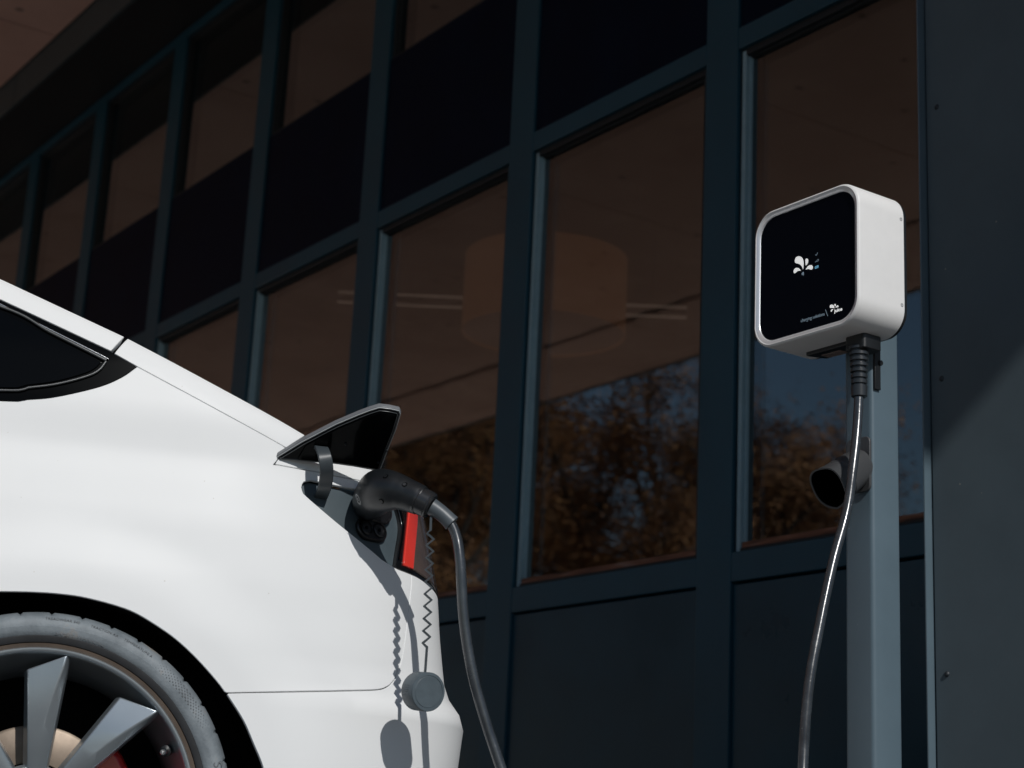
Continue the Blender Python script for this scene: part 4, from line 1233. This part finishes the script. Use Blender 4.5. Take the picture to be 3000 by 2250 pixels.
# ------------------------------------------------------------------ charging cable with plug and dust cap
cab = empty('charging_cable', (-2.45, 1.9, 0), 'black charging cable plugged into the car and hanging from the charger', 'cable')
kp = lambda n_, me, m_, b_=0., par=None: part(n_, me, m_, par or cab, b_)
CR = .0093
path_car = [(-2.5555, 1.6260, .8915), (-2.5438, 1.6446, .8751), (-2.5342, 1.6575, .8465), (-2.5247, 1.6634, .7977), (-2.5183, 1.673, .7008), (-2.5099, 1.6885, .6171), (-2.5, 1.7098, .5447), (-2.4788, 1.7393, .4512), (-2.44, 1.785, .31), (-2.395, 1.83, .17), (-2.34, 1.88, .055), (-2.27, 1.93, .012), (-2.16, 1.98, .0095)]
path_mid = [(-2.02, 2.02, .0095), (-1.93, 2.06, .0095), (-1.90, 2.11, .0095), (-1.95, 2.15, .0095)]
path_chg = [(-2.03, 2.145, .012), (-2.09, 2.135, .07), (-2.135, 2.132, .22), (-2.165, 2.145, .38), (-2.1837, 2.16, .4756), (-2.2315, 2.22, .6158), (-2.2550, 2.27, .7323), (-2.2693, 2.32, .8590), (-2.2729, 2.36, .9613), (-2.2855, 2.39, 1.0490), (-2.2934, 2.41, 1.1250), (-2.2985, 2.421, 1.1890), (-2.3005, 2.425, 1.235), (-2.3005, 2.425, 1.27)]
kp('sheath', tube(catmull(path_car + path_mid + path_chg, 8), CR, 20), M['cable'])
# plug body: head leaning into the port, handle bending towards the collar
PA = [(-2.7520, 1.6010, .9240), (-2.7277, 1.5915, .9262), (-2.6955, 1.5805, .9290), (-2.6665, 1.5705, .9305), (-2.6420, 1.5690, .9290), (-2.6205, 1.5732, .9262), (-2.6060, 1.5805, .9225), (-2.5935, 1.5893, .9172), (-2.5800, 1.5990, .9105), (-2.5735, 1.6048, .9063)]
PR = [.0300, .0345, .0378, .0385, .0370, .0335, .0295, .0272, .0262, .0250]
pc = catmull([(*p, ) for p in PA], 5)
rr = []
for i in range(len(PA) - 1):
    for k in range(5): rr.append(PR[i] + (PR[i + 1] - PR[i]) * k / 5)
rr.append(PR[-1])
plug = kp('plug', tube(pc, rr, 40, squash=(1.06, .96), up=(0, 0, 1)), M['black_plastic'])
kp('parting_rib', tube([p + Vector((.42, -.30, .86)).normalized() * (r * .985) for p, r in zip(pc[6:], rr[6:])], .0013, 8), M['black_plastic'], par=plug)
d_ = (Vector((-2.5632, 1.6167, .8979)) - Vector((-2.5808, 1.5983, .9104))).normalized()
c0 = Vector((-2.5765, 1.6020, .9082))
kp('collar', lathe([(.0235, -.004), (.0262, -.003), (.0262, .001), (.0248, .002), (.0246, .020), (.0236, .0215), (.0240, .0240), (.0210, .0265), (.0160, .0270), (.0120, .0270)], c0, d_, 48, 30), pmat('plug_collar', (.020, .021, .023), .24, spec=.6), par=plug)
b0_, b1_ = Vector((-2.5610, 1.6200, .8966)), Vector((-2.5418, 1.6493, .8712))
bpth = [b0_.lerp(b1_, k / 6) + Vector((0, 0, .0022 * math.sin(math.pi * k / 6))) for k in range(7)]
kp('boot', tube(bpth, [.0158, .0150, .0145, .0142, .0140, .0142, .0146], 28, cap=False), M['boot'], par=plug)
bd = (b1_ - bpth[5]).normalized()
kp('boot', lathe([(.0144, -.002), (.0150, .001), (.0148, .004), (.0120, .0045), (.0108, .002), (.0105, -.012)], b1_, bd, 28, 40), M['boot'], par=plug)
TOC = Vector((.7927, -.551, -.261)).normalized(); RT = Vector((.5805, .8129, .0472)); UPV = Vector((.186, -.189, .964))
def on_plug(i, up, rt_):
    p = pc[i]; r = rr[i]
    d = (UPV * up + RT * rt_ + TOC * math.sqrt(max(0.05, 1 - up * up - rt_ * rt_)))
    t = (pc[min(i + 1, len(pc) - 1)] - pc[max(0, i - 1)]).normalized()
    d = (d - t * d.dot(t)).normalized()
    return p, d, r
for i, up in ((25, .72), (34, .68), (25, -.45), (13, .75)):
    p, d, r = on_plug(i, up, 0)
    kp('screw_hole', lathe([(.0052, .0004), (.0040, .0010), (.0036, -.0002), (.0034, -.004), (.0001, -.004)], p + d * r * .985, d, 18), M['void'], par=plug)
# hexagon badge with its letter
p, d, r = on_plug(15, -.05, -.3)
bu = (Vector((0, 0, 1)) - d * d.z).normalized(); br = bu.cross(d)
def badge(poly_o, poly_i):
    V = [p + d * (r * 1.03 + .0012) + br * a + bu * b_ for a, b_ in poly_o] + [p + d * (r * 1.03 + .0012) + br * a + bu * b_ for a, b_ in poly_i]
    k = len(poly_o); return mesh_of(V, [(i, (i + 1) % k, k + (i + 1) % k, k + i) for i in range(k)])
ho = [(.0082 * math.sin(math.radians(60 * k)), .0105 * math.cos(math.radians(60 * k))) for k in range(6)]
hi = [(a * .87, b_ * .88) for a, b_ in ho]
kp('badge', badge(ho, hi), M['white_print'], par=plug)
tm = text_mesh('C', .0062, .0001, .0001)
xs = [v.co.x for v in tm.vertices]; ys = [v.co.y for v in tm.vertices]; mx_, my_ = (min(xs) + max(xs)) / 2, (min(ys) + max(ys)) / 2
for v in tm.vertices: v.co = p + d * (r * 1.03 + .0014) + br * (v.co.x - mx_) + bu * (v.co.y - my_)
kp('badge_letter', tm, M['white_print'], par=plug)
# dust cap hanging on its zigzag strap
cc = Vector((-2.5693, 1.6323, .5744))
cdir = Vector((.955, .06, .06)).normalized()          # face of the cap
cdir = (TOC * .80 + RT * .52 + Vector((0, 0, 1)) * .10).normalized()
capm = lathe([(.0001, .016), (.0265, .016), (.0275, .0152), (.0280, .0162), (.0325, .0158), (.0335, .0140), (.0335, -.020), (.0325, -.022), (.0300, -.022), (.0295, .008), (.0001, .008)], cc, cdir, 56, 30)
M['cap'] = pmat('grey_dust_cap', (.080, .105, .122), .48, spec=.5, var=.12, vscale=60, bump=.08, bscale=500)
cap_o = kp('dust_cap', capm, M['cap'])
su = (Vector((0, 0, 1)) - cdir * cdir.z).normalized(); sr = su.cross(cdir).normalized()
for k in range(6):
    a = math.radians(178 + 0) ; 
    ang = math.radians(168 + k * 6.0)
    dd = sr * math.cos(ang) * -1 + su * math.sin(ang) * -1
    dd = (-sr * math.cos(math.radians(-15 + k * 6)) - su * math.sin(math.radians(-15 + k * 6)))
    q = cc + dd * .0336
    kp('grip_rib', tube([q - cdir * .012, q + cdir * .004], .0007, 6), M['cap'], par=cap_o)
top_ = Vector((-2.5630, 1.6215, .8830)); bot_ = cc + su * .0335 - cdir * .003
zz_ = [top_, top_.lerp(bot_, .10)]
NZ = 18
for k in range(NZ + 1):
    f = .12 + .70 * k / NZ
    zz_.append(top_.lerp(bot_, f) + RT * (.0062 if k % 2 else -.0062))
zz_ += [top_.lerp(bot_, .845) + RT * .0015, bot_ + su * .004, bot_]
V = []; F = []
wd, th_ = TOC * .0054, .0021
for i, q in enumerate(zz_):
    t = (zz_[min(i + 1, len(zz_) - 1)] - zz_[max(0, i - 1)]).normalized(); nn = t.cross(TOC).normalized() * th_
    V += [q - wd - nn, q + wd - nn, q + wd + nn, q - wd + nn]
for i in range(len(zz_) - 1):
    for k in range(4): F.append((4 * i + k, 4 * i + (k + 1) % 4, 4 * i + 4 + (k + 1) % 4, 4 * i + 4 + k))
me = mesh_of(V, F); bm = bmesh.new(); bm.from_mesh(me); bmesh.ops.recalc_face_normals(bm, faces=bm.faces); bm.to_mesh(me); bm.free()
kp('cap_strap', me, pmat('strap_rubber', (.035, .045, .052), .45), par=cap_o)
